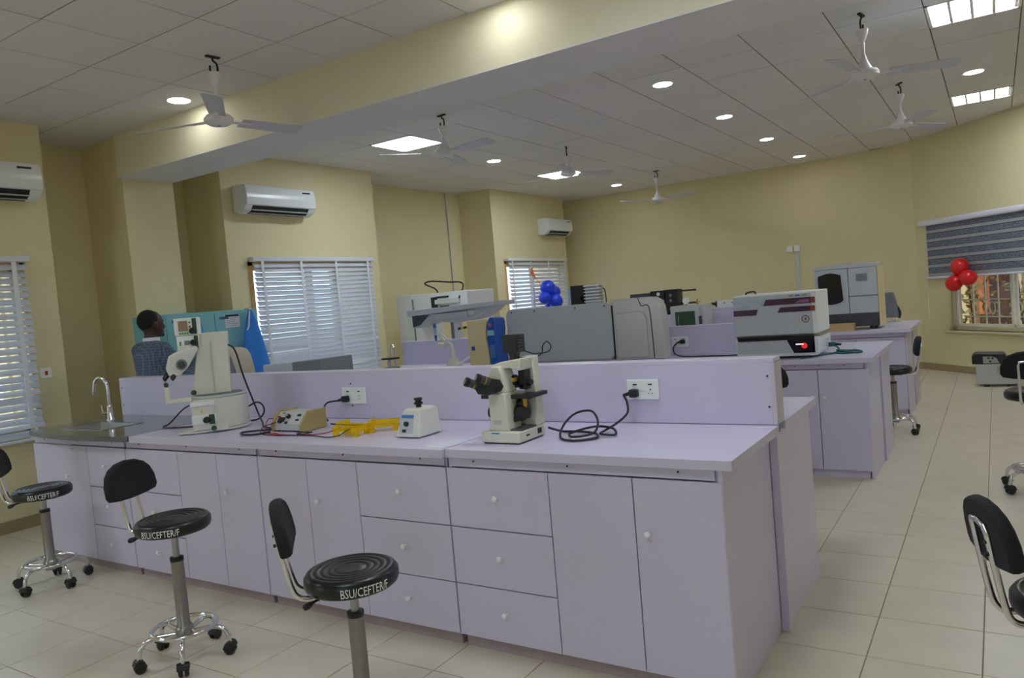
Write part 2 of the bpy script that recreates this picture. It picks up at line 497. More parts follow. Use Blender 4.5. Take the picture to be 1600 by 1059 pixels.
solo('wall_right', wr, 'wall', 'cream angled wall with barred window on the right', 'wall', kind='structure', origin=(0,0,0))
FWN = [(-6.4, -4.4), (-.9, 1.4)]      # unseen windows added behind the viewpoint for daylight
wf = MB(); xs_ = [XR2-.15]+[v for r_ in FWN for v in r_]+[XR+.2]
for i in range(0, len(xs_), 2): wf.box(xs_[i], xs_[i+1], YF-.2, YF, H0, H1)
for a, b in FWN:
    wf.box(a, b, YF-.2, YF, H0, .8); wf.box(a, b, YF-.2, YF, 2.4, H1)
solo('wall_front', wf, 'wall', 'cream wall behind the viewpoint', 'wall', kind='structure', origin=(0,0,0))
bb = MB().box(XR2, -2.6, YB-.012, YB, 0, .1)
for p, q in zip(CURVE+[W(5.4)], (CURVE+[W(5.4)])[1:]): seg(bb, p, q, 0, .1, th=0.0, inner=-.012)
solo('baseboard_back', bb, 'skirt', 'brown tiled skirting along back and angled wall', 'baseboard', kind='structure', origin=(0,0,0))
tm = solo('trim_1', MB().box(XL, XR, 4.15, 4.72, 3.043, ZC+.05), 'beam', 'deep cream beam crossing under the ceiling', 'beam', kind='structure', origin=(0,0,0))
link('soffit', MB().box(XL, XR, 4.148, 4.722, 3.036, 3.0435).mesh('soffit', 'soffit'), tm)
# --- outside ground
solo('ground', MB().box(-30, 30, -30, 45, -.5, -.4), 'exground', 'reddish earth ground outside the windows', 'ground', kind='structure', origin=(0,0,0))

# --- left windows (frame, panes) and their venetian blinds
def window_left(n, wy0, wy1, wz0, wz1, label):
    x = XL-.12; root = Thing('window_%d' % n, label, 'window', (x, (wy0+wy1)/2, wz0), kind='structure')
    f = MB()
    for (a, b, c_, d) in ((wy0, wy0+.05, wz0, wz1), (wy1-.05, wy1, wz0, wz1), (wy0, wy1, wz0, wz0+.05), (wy0, wy1, wz1-.05, wz1),
                          ((wy0+wy1)/2-.03, (wy0+wy1)/2+.03, wz0, wz1)):
        f.box(x-.03, x+.03, a, b, c_, d)
    root.part('frame', f, 'winframe')
    for a, b in ((wy0+.05, (wy0+wy1)/2-.03), ((wy0+wy1)/2+.03, wy1-.05)):
        root.part('pane', MB().box(x-.004, x+.004, a, b, wz0+.05, wz1-.05), 'glass')
    tr_ = MB(); xs = (XL, XL+.008)      # ochre strip round the opening
    tr_.box(*xs, wy0-.05, wy0+.005, wz0-.03, wz1+.04); tr_.box(*xs, wy1-.005, wy1+.03, wz0-.03, wz1+.04); tr_.box(*xs, wy0-.05, wy1+.03, wz1-.005, wz1+.045)
    root.part('opening_trim', tr_, 'woodframe')
    root.part('sill', MB().box(XL-.1, XL+.03, wy0-.03, wy1+.03, wz0-.03, wz0), 'winframe', bevel=.004)
    return root
def blind(wy0, wy1, wz0, wz1, label, n, mess=1.0, tapes=4, drop=0.0):
    x = XL+.055; y0, y1 = wy0-.01, wy1+.02
    t = Thing('venetian_blind', label, 'blind', (x, (y0+y1)/2, wz0), 'venetian blinds on the left wall')
    t.part('head_rail', MB().box(XL+.002, XL+.085, y0-.03, y1+.03, wz1+.035, wz1+.085), 'blind', bevel=.006)
    top, bot = wz1+.02, wz0-.02
    yc = (y0+y1)/2; L = (y1-y0)/2
    hw, th = .03, .0011
    sm = MB()
    prof = [(-hw, 0), (-hw*.5, .0045), (0, .006), (hw*.5, .0045), (hw, 0)]
    ring = [(a, b+th) for a, b in prof]+[(a, b-th) for a, b in reversed(prof)]
    sm.prism(ring, 'y', -L, L)
    me = sm.mesh('slat', 'slat')
    rr = random.Random(n*7+int(wy0*10))
    for i in range(n):
        z = top-(top-bot)*(i+.5)/n
        o = link('slat', me, t.o, (0, 0, z-wz0))
        k = max(0, (i/n-.45))*2*mess
        o.rotation_euler = (rr.gauss(0, .0025)*mess+rr.gauss(0, .007)*k, R(55)+rr.gauss(0, .025)+rr.gauss(0, .13)*k, rr.gauss(0, .004)*mess)
    for i in range(tapes):
        yt = y0+.1+(y1-y0-.2)*i/(tapes-1)
        t.part('ladder_tape', MB().box(x+.024, x+.0265, yt-.018, yt+.018, bot-.02, wz1+.04), 'tape')
    t.part('bottom_rail', MB().box(x-.012, x+.02, y0, y1, bot-.03-drop, bot-.008), 'blind', bevel=.003)
    return t
LBL = ['white venetian blind on the wall beside the sink', 'white venetian blind behind the grey box and blue coat', 'white venetian blind behind the blue balloons']
WLB = ['window beside the sink', 'window behind the teal locker', 'window by the back corner']
for k, wn in enumerate(WINS):
    window_left(k+1, *wn, WLB[k])
    blind(*wn, LBL[k], (25, 27, 22)[k], (1.6, 1.0, .5)[k], (4, 4, 4)[k])

# --- the barred window of the angled wall
MW = Matrix(((U.x, NIN.x, 0, A.x), (U.y, NIN.y, 0, A.y), (0, 0, 1, 0), (0, 0, 0, 1)))   # local (along wall, into room, up)
wt = Thing('window_4', 'barred sliding window under the striped roller blind', 'window', (*W(1.7), WZ0), kind='structure')
def wpart(th, name, mb, mt, **k): mb.xf(MW); return th.part(name, mb, mt, **k)
f = MB()
for a, b, c_, d in ((S0, S0+.07, WZ0, WZ1), (S1-.07, S1, WZ0, WZ1), (S0, S1, WZ0, WZ0+.06), (S0, S1, WZ1-.06, WZ1)): f.box(a, b, -.16, -.06, c_, d)
wpart(wt, 'frame', f, 'winframe', bevel=.004)
wpart(wt, 'sill', MB().box(S0-.06, S1+.06, -.1, .035, WZ0-.035, WZ0), 'winframe', bevel=.005)
for i in range(2):
    a = S0+.07+i*(S1-S0-.14)/2; b = a+(S1-S0-.14)/2; d0 = -.10-.03*i
    f = MB()
    for q in ((a, a+.035, WZ0+.06, WZ1-.06), (b-.035, b, WZ0+.06, WZ1-.06), (a, b, WZ0+.06, WZ0+.095), (a, b, WZ1-.095, WZ1-.06)): f.box(q[0], q[1], d0, d0+.025, q[2], q[3])
    sash = wpart(wt, 'sash', f, 'whitebar')
    wpart(wt, 'pane', MB().box(a+.03, b-.03, d0+.01, d0+.014, WZ0+.09, WZ1-.09), 'glass', parent=sash)
for k in range(9):      # burglar-proof bars outside
    s = S0+.07+(S1-S0-.14)*(k+.5)/9
    wpart(wt, 'bar', MB().box(s-.008, s+.008, -.26, -.245, WZ0-.02, WZ1), 'whitebar')
for z in (.78, 1.02, 1.46):
    wpart(wt, 'crossbar', MB().box(S0, S1, -.262, -.243, z-.009, z+.009), 'whitebar')
for s in (S0+.07+(S1-S0-.14)*k/9 for k in (2, 4, 6, 8)):
    o = MB(); o.tube([(s+.05*math.cos(R(a)), -.25, .9+.085*math.sin(R(a))) for a in range(0, 360, 24)], .007, 6, closed=True)
    wpart(wt, 'scroll', o, 'whitebar')
# roller blind in horizontal bands
rb = Thing('roller_blind', 'striped grey and blue roller blind on angled wall', 'blind', (*W(1.7, .05), 1.37))
wpart(rb, 'cassette', MB().prism(rrect(.01, .10, 2.13, 2.21, .025), 'x', S0-.42, S1+.35), 'whitepaint', bevel=.003)
zt, zb = 2.135, 1.385; n = 6; hh = (zt-zb)/n
for i in range(n):
    z1 = zt-hh*i
    wpart(rb, 'dark_band', MB().box(S0-.30, S1+.28, .047, .051, z1-hh*.56, z1), 'zebradark')
    wpart(rb, 'band_edge', MB().box(S0-.30, S1+.28, .046, .052, z1-hh*.60, z1-hh*.56), 'zebraline')
    wpart(rb, 'pale_band', MB().box(S0-.30, S1+.28, .047, .051, z1-hh*.94, z1-hh*.60), 'zebralight')
    wpart(rb, 'band_edge', MB().box(S0-.30, S1+.28, .046, .052, z1-hh, z1-hh*.94), 'zebraline')
wpart(rb, 'bottom_bar', MB().prism(rrect(.036, .062, 1.355, 1.388, .01), 'x', S0-.32, S1+.30), 'whitepaint')
c_ = MB().tube([Vector((S0-.34, .05, 2.13)), Vector((S0-.345, .05, 1.5)), Vector((S0-.34, .05, .75))], .004, 6)
wpart(rb, 'pull_chain', c_, 'tape')
# windows outside the picture on the right wall
for k, (a, b) in enumerate(RW):
    wt2 = Thing('window_%d' % (5+k), 'window in the right-hand wall', 'window', (XR+.1, (a+b)/2, .9), kind='structure')
    f = MB()
    for q in ((a, a+.05, .9, 2.2), (b-.05, b, .9, 2.2), (a, b, .9, .95), (a, b, 2.15, 2.2), ((a+b)/2-.03, (a+b)/2+.03, .9, 2.2)): f.box(XR+.07, XR+.13, *q)
    wt2.part('frame', f, 'winframe')
    wt2.part('pane', MB().box(XR+.098, XR+.102, a+.05, b-.05, .95, 2.15), 'glass')
for k, (a, b) in enumerate(FWN):
    wt2 = Thing('window_%d' % (5+len(RW)+k), 'window in the wall behind the viewpoint', 'window', ((a+b)/2, YF-.1, .8), kind='structure')
    f = MB()
    for q in ((a, a+.05, .8, 2.4), (b-.05, b, .8, 2.4), (a, b, .8, .85), (a, b, 2.35, 2.4), ((a+b)/2-.03, (a+b)/2+.03, .8, 2.4)): f.box(q[0], q[1], YF-.13, YF-.07, q[2], q[3])
    wt2.part('frame', f, 'winframe')
    wt2.part('pane', MB().box(a+.05, b-.05, YF-.102, YF-.098, .85, 2.35), 'glass')
# what stands outside that window
ex = Thing('garden_building', 'orange walled porch with posts outside the barred window', 'building', (1.6, 16.5, -.4))
def ew(name, s0, s1, d0, d1, z0, z1, m_): return wpart(ex, name, MB().box(s0, s1, -d1, -d0, z0, z1), m_)
ew('wall', -9, 6, 4.2, 4.4, -.4, 3.2, 'exwall')
ew('roof', -9.2, 6.2, 2.2, 4.6, 3.0, 3.2, 'expost')
for s in (-3.3, -2.1, -.9, .3, 1.5): ew('post', s, s+.22, 2.4, 2.62, -.4, 3.0, 'expost')
for s in (-4.9, -3.4, -1.9, -.6): ew('doorway', s, s+.7, 4.17, 4.21, -.4, 1.7, 'exdark')
ew('low_wall', -9, 6, 3.0, 3.15, -.4, .55, 'exdark')
for k, (s, d, lb) in enumerate(((-.75, 1.5, 'leafy shrub outside the window behind the red balloons'), (.25, 1.5, 'leafy shrub outside the window further right'))):
    sh = Thing('shrub', lb, 'shrub', (*W(s, -d), -.4), 'shrubs outside the window'); rr = random.Random(k)
    b = MB(); cx, cy = W(s, -d)
    for i in range(220):
        p = Vector((rr.gauss(0, .2), rr.gauss(0, .2), rr.uniform(.1, 1.75))); q = Vector((rr.gauss(0,1), rr.gauss(0,1), rr.gauss(0,1))).normalized()*.07
        n_ = q.orthogonal().normalized()*.028; o_ = Vector((cx, cy, -.4))+p
        b.add([o_-q, o_+n_, o_+q, o_-n_], [(0,1,2,3)])
    sh.part('foliage', b, 'leaf')
    sh.part('stem', MB().tube([(cx, cy, -.4), (cx+.02, cy, .5), (cx-.02, cy+.02, 1.2)], .015, 6), 'exdark')

# ================================================================== LIGHTS
PL = ['square lit ceiling panel nearest the left beam end', 'square lit ceiling panel beside the far left fan', 'lit ceiling panel in four strips near top right corner', 'lit ceiling panel in four strips near the striped blind']
def panel(x, y, label, strips):
    t = Thing('ceiling_light_panel', label, 'ceiling light', (x, y, ZC), 'recessed ceiling light panels')
    h = .303; f = MB()
    for a, b, c_, d in ((-h, -h+.022, -h, h), (h-.022, h, -h, h), (-h, h, -h, -h+.022), (-h, h, h-.022, h)): f.box(x+a, x+b, y+c_, y+d, ZC-.004, ZC+.011)
    t.part('frame', f, 'lampring')
    n = 4
    for i in range(n):
        a = -h+.024+(2*h-.048)*i/n; b = a+(2*h-.048)/n-(.022 if strips else .006)
        t.part('tube_diffuser', MB().box(x+a+.004, x+b, y-h+.03, y+h-.03, ZC-.001, ZC+.004), 'panelglow')
        if i < n-1: t.part('louvre', MB().box(x+b+.001, x+b+(.021 if strips else .005), y-h+.022, y+h-.022, ZC-.002, ZC+.008), 'lampring')
for k, (x, y) in enumerate(panels): panel(x, y, PL[k], k > 1)
for k, (x, y) in enumerate(added_panels): panel(x, y, 'lit ceiling panel out of view above the near bay, %s' % ('left', 'middle', 'over the bench end')[k], False)
DL = [(-5.57, 3.92, 'round downlight beside the nearest fan before the beam'), (-2.51, 3.92, 'round downlight washing the near beam face'),
      (-2.51, 6.82, 'nearest round downlight of the centre row beyond beam'), (-2.51, 8.71, 'second round downlight of the centre row beyond beam'),
      (-2.51, 10.6, 'third round downlight of the centre row beyond beam'), (-2.51, 12.6, 'farthest round downlight of the centre row by back wall'),
      (-5.53, 8.51, 'round downlight between the two left light panels'), (-5.53, 12.37, 'round downlight near the back left corner'),
      (-.1, 9.0, 'round downlight between the two right light panels'), (.55, 3.92, 'round downlight near the right end of the beam')]
for x, y, lb in DL:
    t = Thing('downlight', lb, 'ceiling light', (x, y, ZC), 'round recessed downlights')
    t.part('rim', MB().lathe([(.085, ZC+.002), (.085, ZC-.007), (.102, ZC-.006), (.108, ZC), (.108, ZC+.002)], (x, y, 0), 28), 'lampring')
    t.part('lens', MB().lathe([(.084, ZC-.008), (.084, ZC-.0085), (.04, ZC-.011), (.001, ZC-.0115)], (x, y, 0), 28), 'downglow')

# ================================================================== CEILING FANS
def make_fan(zh):
    t = Thing('ceiling_fan', 'x', 'fan', (0,0,0), 'white ceiling fans')
    h = MB(); h.tube(spline([(0,0,.0),(0,0,-.03),(.025,0,-.05),(.028,0,-.10),(0,0,-.125),(-.025,0,-.105),(-.025,0,-.07)], 4), .007, 6)
    h.box(-.05, .05, -.012, .012, -.012, .0)
    t.part('hook', h, 'hook')
    t.part('downrod', MB().cyl((0,0,-.115), (0,0,zh+.02), .011, n=10), 'fanw')
    t.part('top_canopy', MB().lathe([(.012,-.20),(.02,-.19),(.036,-.15),(.044,-.12),(.044,-.115)], n=18), 'fanw')
    t.part('lower_canopy', MB().lathe([(.058,zh+.03),(.052,zh+.05),(.032,zh+.09),(.018,zh+.13),(.012,zh+.15)], n=18), 'fanw')
    t.part('motor_hub', MB().lathe([(.02,zh-.035),(.07,zh-.03),(.098,zh-.012),(.10,zh+.012),(.085,zh+.032),(.03,zh+.036)], n=26), 'fanw')
    t.part('badge', MB().lathe([(.012,zh-.037),(.012,zh-.034)], n=12), 'bluelabel')
    for k in range(3):
        Mk = Matrix.Rotation(R(120*k), 4, 'Z')
        pl = [(.16,-.056),(.62,-.070),(.64,-.05),(.64,.05),(.62,.064),(.16,.054)]
        b = MB().prism(pl, 'z', -.0025, .0025); b.xf(Matrix.Translation((0,0,zh)) @ Matrix.Rotation(R(-13), 4, 'X')); b.xf(Mk)
        bl_ = t.part('blade', b, 'fanblade')
        br = MB().box(.085, .24, -.022, .022, zh-.004, zh+.002).xf(Mk)
        t.part('bracket', br, 'fanw', parent=bl_)
    return t.o
FANS = [(-4.52, 3.48, 80, -.445, 'white ceiling fan before the beam, one blade towards viewer'), (-4.5, 6.05, 350, -.375, 'white ceiling fan just beyond beam by square light panel'),
        (-4.49, 8.6, 295, -.33, 'white ceiling fan overlapping the far left light panel'), (-4.49, 11.6, 350, -.46, 'farthest white ceiling fan seen against back wall'),
        (-.75, 6.25, 260, -.44, 'white ceiling fan at top right nearest the beam'), (-.75, 8.84, 300, -.42, 'white ceiling fan below the other right-hand fan')]
for x, y, a, zh, lb in FANS:
    o = make_fan(zh)
    o.location = (x, y, ZC); o.rotation_euler = (0, 0, R(a)); o['label'] = lb

# ================================================================== AIR CONDITIONERS
def ac(y0, y1, z0, label):
    x = XL; t = Thing('air_conditioner', label, 'air conditioner', (x, (y0+y1)/2, z0), 'split air conditioners on the left wall')
    z1 = z0+.31
    pr = [(x+.001,z0+.03),(x+.07,z0),(x+.16,z0+.03),(x+.205,z0+.09),(x+.215,z0+.16),(x+.20,z1-.03),(x+.17,z1),(x+.001,z1)]
    t.part('body', MB().prism(pr, 'y', y0, y1), 'acw', bevel=.01, seg=3)
    pr2 = [(x+.206,z0+.085),(x+.218,z0+.09),(x+.226,z0+.16),(x+.21,z1-.025),(x+.19,z1-.002),(x+.18,z1-.01)]
    fp = t.part('front_panel', MB().prism(pr2, 'y', y0+.012, y1-.004), 'acw', bevel=.004)
    mk = MB(); yy = y1-.19; rr = random.Random(5)
    for i in range(8):
        wv = rr.uniform(.008, .013); mk.box(x+.2135, x+.2185, yy, yy+wv, z1-.056, z1-.04); yy += wv+.003
    t.part('lettering', mk, 'ink', parent=fp)
    t.part('outlet', MB().prism([(x+.085,z0+.003),(x+.165,z0+.031),(x+.2,z0+.081),(x+.2,z0+.086),(x+.16,z0+.035),(x+.085,z0+.006)], 'y', y0+.10, y1-.10), 'blackp')
    for k in range(2):
        xx, zz = x+.13+.04*k, z0+.012+.028*k
        t.part('vane', MB().box(-.003, .003, y0+.1, y1-.1, -.014, .014).xf(Matrix.Translation((xx+.008, 0, zz)) @ Matrix.Rotation(R(-58), 4, 'Y')), 'lightgrey')
ac(2.33, 3.36, 2.74, 'white wall air conditioner cut by left picture edge')
ac(5.42, 6.42, 2.75, 'white wall air conditioner above the blind behind the locker')
ac(11.95, 12.88, 2.69, 'white wall air conditioner near the back left corner')

# wall accessories
t = Thing('wall_switch', 'white wall switch with red rocker by the sink', 'switch', (XL, 3.31, 1.24))
t.part('plate', MB().box(XL, XL+.012, 3.265, 3.355, 1.235, 1.325), 'plate', bevel=.003)
t.part('rocker', MB().box(XL+.011, XL+.016, 3.298, 3.322, 1.262, 1.298), 'red', bevel=.002)
solo('conduit', MB().cyl((XR2+.018, 10.12, 1.0), (XR2+.018, 10.12, ZC), .016, n=10), 'pipe', 'thin grey vertical conduit in the wall recess', 'pipe')
t = Thing('trunking', 'white cable trunking with two sockets on back wall', 'trunking', (-2.8, YB, .9))
t.part('channel', MB().box(-2.83, -2.77, YB-.025, YB, .9, 1.97), 'pipe', bevel=.003)
for x in (-2.96, -2.84): t.part('socket_box', MB().box(x, x+.09, YB-.035, YB, 1.98, 2.08), 'plate', bevel=.004)

# ================================================================== BENCHES
def knob(t, x, y, z, parent, s):      # small mushroom knob; s = outward sign along y
    b = MB().lathe([(.005,0),(.005,.016),(.011,.019),(.0135,.023),(.011,.028),(.002,.030)], (0,0,0), 12, axis='y')
    b.v = [(v[0]+x, y+s*v[1], v[2]+z) for v in b.v]
    return t.part('knob', b, 'plate', parent=parent)
def cabinet(label, x0, x1, yf, yb, secs, group, s=-1, zt=.88, endpanel=None, ctop=None):
    """yf = plane of the doors, s = side they face (-1: towards the viewpoint)."""
    t = Thing('base_cabinet', label, 'cabinet', ((x0+x1)/2, (yf+yb)/2, 0), group)
    d = -s
    def bx(xa, xb, ya, yb_, za, zb): return MB().box(xa, xb, min(ya, yb_), max(ya, yb_), za, zb)
    t.part('carcass', bx(x0+.002, x1-.002, yf+d*.13, yb, .05, ctop or zt-.002), 'lav')
    for xx in (x0+.002, x1-.018): t.part('side_board', bx(xx, xx+.016, yf+d*.021, yf+d*.13, .05, zt-.002), 'lav')
    t.part('bottom_board', bx(x0+.018, x1-.018, yf+d*.021, yf+d*.13, .05, .066), 'lav')
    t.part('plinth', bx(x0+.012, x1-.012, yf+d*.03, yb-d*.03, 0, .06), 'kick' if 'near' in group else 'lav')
    t.part('top_rail', bx(x0+.012, x1-.012, yf+d*.008, yf+d*.03, .836, zt-.003), 'lav')
    for sx in secs:
        if sx[0] == 'door':
            _, a, b, hx = sx
            dr = t.part('door', bx(a+.0023, b-.0023, yf, yf+d*.018, .062, .83), 'lav', bevel=.0012)
            if hx is not None: knob(t, hx, yf, .62, dr, s)
        else:
            _, a, b = sx
            for za, zb in ((.062, .2985), (.3035, .5595), (.5645, .83)):
                dr = t.part('drawer', bx(a+.0023, b-.0023, yf, yf+d*.018, za, zb), 'lav', bevel=.0012)
                knob(t, (a+b)/2, yf, (za+zb)/2+.012, dr, s)
    if endpanel: t.part('end_panel', bx(x1, x1+.018, yf+d*.004, yb, 0, zt-.001), 'lav', bevel=.0015)
    for k in range(3):
        xx = x0+.15+(x1-x0-.3)*k/2
        b = MB().lathe([(.0045,0),(.0045,.003)], (0,0,0), 8, axis='y'); b.v = [(v[0]+xx, yf+d*.008+s*v[1], v[2]+.863) for v in b.v]
        t.part('screw', b, 'blackp')
    return t
Y1 = 2.66
cabinet('lavender cabinet under the sink with one door and three drawers', -5.88, -4.712, Y1, 3.36, [('door',-5.88,-5.17,-5.42),('drawer',-5.17,-4.712)], 'base cabinets of the near bench', ctop=.74)
cabinet('lavender cabinet behind the middle stool, drawers left of two doors', -4.708, -3.432, Y1, 3.36, [('drawer',-4.708,-4.16),('door',-4.16,-3.79,None),('door',-3.79,-3.432,-3.70)], 'base cabinets of the near bench')
cabinet('lavender cabinet under the vortex mixer, two doors left of drawers', -3.428, -2.132, Y1, 3.36, [('door',-3.428,-3.05,None),('door',-3.05,-2.69,-2.97),('drawer',-2.69,-2.132)], 'base cabinets of the near bench')
cabinet('lavender cabinet at right end of near bench, under the microscope', -2.128, -.885, Y1, 3.33, [('drawer',-2.128,-1.60),('door',-1.60,-1.222,None),('door',-1.222,-.868,-1.165)], 'base cabinets of the near bench', endpanel=True)
cabinet('lavender cabinet facing away behind near bench divider, right end', -2.2, -.862, 4.06, 3.43, [('door',-2.2,-1.53,None),('door',-1.53,-.845,-1.6)], 'rear cabinets of the near bench', s=1, endpanel=True)
cabinet('long lavender cabinet facing away behind near bench divider, left part', -5.88, -2.204, 4.06, 3.43, [('door',-5.88+i*.46,-5.88+(i+1)*.46-.001,-5.8+i*.46) for i in range(8)], 'rear cabinets of the near bench', s=1)
# worktops
def slab(name, label, cat, x0, x1, y0, y1, z0=.882, z1=.92, m_='lav', bevel=.002):
    return solo(name, MB().box(x0, x1, y0, y1, z0, z1), m_, label, cat, bevel=bevel)
slab('worktop', 'lavender worktop carrying the inverted microscope', 'worktop', -2.108, -.82, 2.635, 3.33)
slab('worktop', 'lavender worktop carrying power supply and vortex mixer', 'worktop', -4.575, -2.112, 2.615, 3.33, .880, .921)
slab('worktop', 'lavender worktop on the far side of near divider', 'worktop', -5.87, -.82, 3.45, 4.14)
# granite sink top with bowed front and a real basin
gp = [(-5.90, 2.65), (-5.6, 2.60), (-5.3, 2.575), (-5.0, 2.572), (-4.58, 2.59)]
sk = Thing('sink_top', 'grey granite worktop with inset steel sink', 'sink', (-5.24, 2.95, .88))
bx0, bx1, by0, by1 = -5.62, -5.12, 2.76, 3.02
g = MB(); zz0, zz1 = .888, .922
outer = gp+[(-4.58, 3.33), (-5.90, 3.33)]
inner = [(bx0, by0), (bx1, by0), (bx1, by1), (bx0, by1)]
no, nv = len(outer), []
allv = [(x, y, zz1) for x, y in outer]+[(x, y, zz1) for x, y in inner]+[(x, y, zz0) for x, y in outer]+[(x, y, zz0) for x, y in inner]
T0 = no+4; fs = []
def capf(o): 
    i0 = o+no
    return [(o+0, o+1, i0+0), (o+1, o+2, i0+0), (o+2, o+3, i0+1, i0+0), (o+3, o+4, i0+1), (o+4, o+5, i0+2, i0+1), (o+5, o+6, i0+3, i0+2), (o+6, o+0, i0+0, i0+3)]
fs += capf(0); fs += capf(T0)
fs += [(i, (i+1) % no, T0+(i+1) % no, T0+i) for i in range(no)]
fs += [(no+i, no+(i+1) % 4, T0+no+(i+1) % 4, T0+no+i) for i in range(4)]
g.add(allv, fs)
sk.part('granite_slab', g, 'granite')
b = MB(); q = .003
b.box(bx0-.02, bx0, by0-.02, by1+.02, zz1, zz1+q); b.box(bx1, bx1+.02, by0-.02, by1+.02, zz1, zz1+q); b.box(bx0, bx1, by0-.02, by0, zz1, zz1+q); b.box(bx0, bx1, by1, by1+.02, zz1, zz1+q)
sk.part('sink_rim', b, 'steel')
b = MB(); dz = .76
b.add([(bx0,by0,zz1),(bx1,by0,zz1),(bx1,by1,zz1),(bx0,by1,zz1),(bx0+.03,by0+.03,dz),(bx1-.03,by0+.03,dz),(bx1-.03,by1-.03,dz),(bx0+.03,by1-.03,dz)],
      [(0,4,5,1),(1,5,6,2),(2,6,7,3),(3,7,4,0),(4,7,6,5)])
bz = sk.part('basin', b, 'steel')
sk.part('drain', MB().lathe([(.03, dz+.001), (.03, dz+.004), (.01, dz+.005)], (-5.4, 2.95, 0), 16), 'dullsteel', parent=bz)
fa = Thing('faucet', 'chrome gooseneck tap rising behind the sink', 'tap', (-5.61, 3.09, .922))
fx, fy, fz = -5.61, 3.09, .922
fa.part('base', MB().lathe([(.028,fz),(.028,fz+.008),(.02,fz+.02),(.019,fz+.10),(.014,fz+.115)], (fx, fy, 0), 18), 'chrome')
fa.part('spout', MB().tube(spline([(fx,fy,fz+.10),(fx,fy,fz+.24),(fx-.012,fy-.005,fz+.295),(fx-.055,fy-.02,fz+.325),(fx-.10,fy-.035,fz+.295),(fx-.115,fy-.04,fz+.225)], 6), .0115, 10), 'chrome')
fa.part('aerator', MB().cyl((fx-.115,fy-.04,fz+.228), (fx-.117,fy-.04,fz+.20), .0145, n=12), 'steel')
lv = fa.part('lever', MB().cyl((fx,fy,fz+.055), (fx-.055,fy-.03,fz+.062), .012, .009, n=10), 'chrome')
fa.part('lever_tip', MB().cyl((fx-.05,fy-.027,fz+.06), (fx-.055,fy-.03,fz+.12), .005, n=8), 'chrome', parent=lv)
# dividers
def divider(label, x0, x1, y0, y1, zt, cap=True, screws=True):
    t = Thing('bench_divider', label, 'divider', ((x0+x1)/2, (y0+y1)/2, .92))
    t.part('front_board', MB().box(x0, x1, y0, y0+.018, .9215, zt-.018), 'lav', bevel=.001)
    t.part('rear_board', MB().box(x0, x1, y1-.018, y1, .9215, zt-.018), 'lav', bevel=.001)
    t.part('top_cap', MB().box(x0, x1, y0, y1, zt-.018, zt), 'lav', bevel=.0015)
    t.part('end_cap', MB().box(x1-.018, x1+.002, y0-.001, y1+.001, .9215, zt-.02), 'lavedge', bevel=.0015)
    t.part('end_cap', MB().box(x0-.002, x0+.018, y0-.001, y1+.001, .9215, zt-.02), 'lavedge', bevel=.0015)
    if screws:
        for xx in (x0+.03, (x0+x1)/2, x1-.03):
            for z in (1.0, 1.135):
                b = MB().lathe([(.005,0),(.005,.002)], (0,0,0), 8, axis='y'); b.v = [(v[0]+xx, y0-v[1], v[2]+z) for v in b.v]
                t.part('screw', b, 'darkgrey')
    return t
divider('tall lavender divider along the near bench', -5.87, -.824, 3.332, 3.448, 1.212)
# post under the divider end, between the front and rear end panels
solo('divider_post', MB().box(-.868, -.832, 3.336, 3.425, 0, .88), 'lav', 'narrow lavender post between the near bench end panels', 'panel', bevel=.002)

# second and third bench
cabinet('lavender two-door cabinet under the white instrument', -1.50, -.848, 6.09, 6.72, [('door',-1.50,-1.185,-1.225),('door',-1.185,-.83,-1.14)], 'cabinets of the second bench', endpanel=True)
cabinet('long lavender cabinet row of second bench facing viewer', -5.85, -1.504, 6.09, 6.72, [('door',-5.85+i*.4346,-5.85+(i+1)*.4346,-5.8+i*.4346) for i in range(10)], 'cabinets of the second bench')
cabinet('lavender cabinet row of second bench facing away', -5.85, -.848, 7.36, 6.82, [('door',-5.85+i*.5,-5.85+(i+1)*.5,-5.8+i*.5) for i in range(10)], 'cabinets of the second bench', s=1, endpanel=True)
solo('divider_post', MB().box(-.848, -.815, 6.725, 6.815, 0, .88), 'lav', 'narrow lavender post between second bench end panels', 'panel', bevel=.002)
slab('worktop', 'lavender worktop of second bench under the white instrument', 'worktop', -5.86, -.79, 6.03, 6.765)
slab('worktop', 'lavender worktop of second bench, far half', 'worktop', -5.86, -.79, 6.769, 7.44)
divider('lavender divider of second bench behind the big grey machine', -5.85, -1.35, 6.715, 6.82, 1.19, screws=False)
cabinet('lavender cabinet row of third bench facing viewer', -5.6, -.84, 8.90, 9.42, [('door',-5.6+i*.476,-5.6+(i+1)*.476,-5.5+i*.476) for i in range(10)], 'cabinets of the third bench', endpanel=True)
cabinet('lavender cabinet row of third bench facing away', -5.6, -.84, 10.1, 9.58, [('door',-5.6+i*.476,-5.6+(i+1)*.476,-5.5+i*.476) for i in range(10)], 'cabinets of the third bench', s=1, endpanel=True)
slab('worktop', 'lavender worktop of third bench under the grey analyser', 'worktop', -5.62, -.775, 8.82, 9.5)
slab('worktop', 'lavender worktop of third bench, far half', 'worktop', -5.62, -.775, 9.504, 10.2)
divider('lavender divider of third bench behind the small oven', -5.6, -2.2, 9.44, 9.56, 1.2, screws=False)

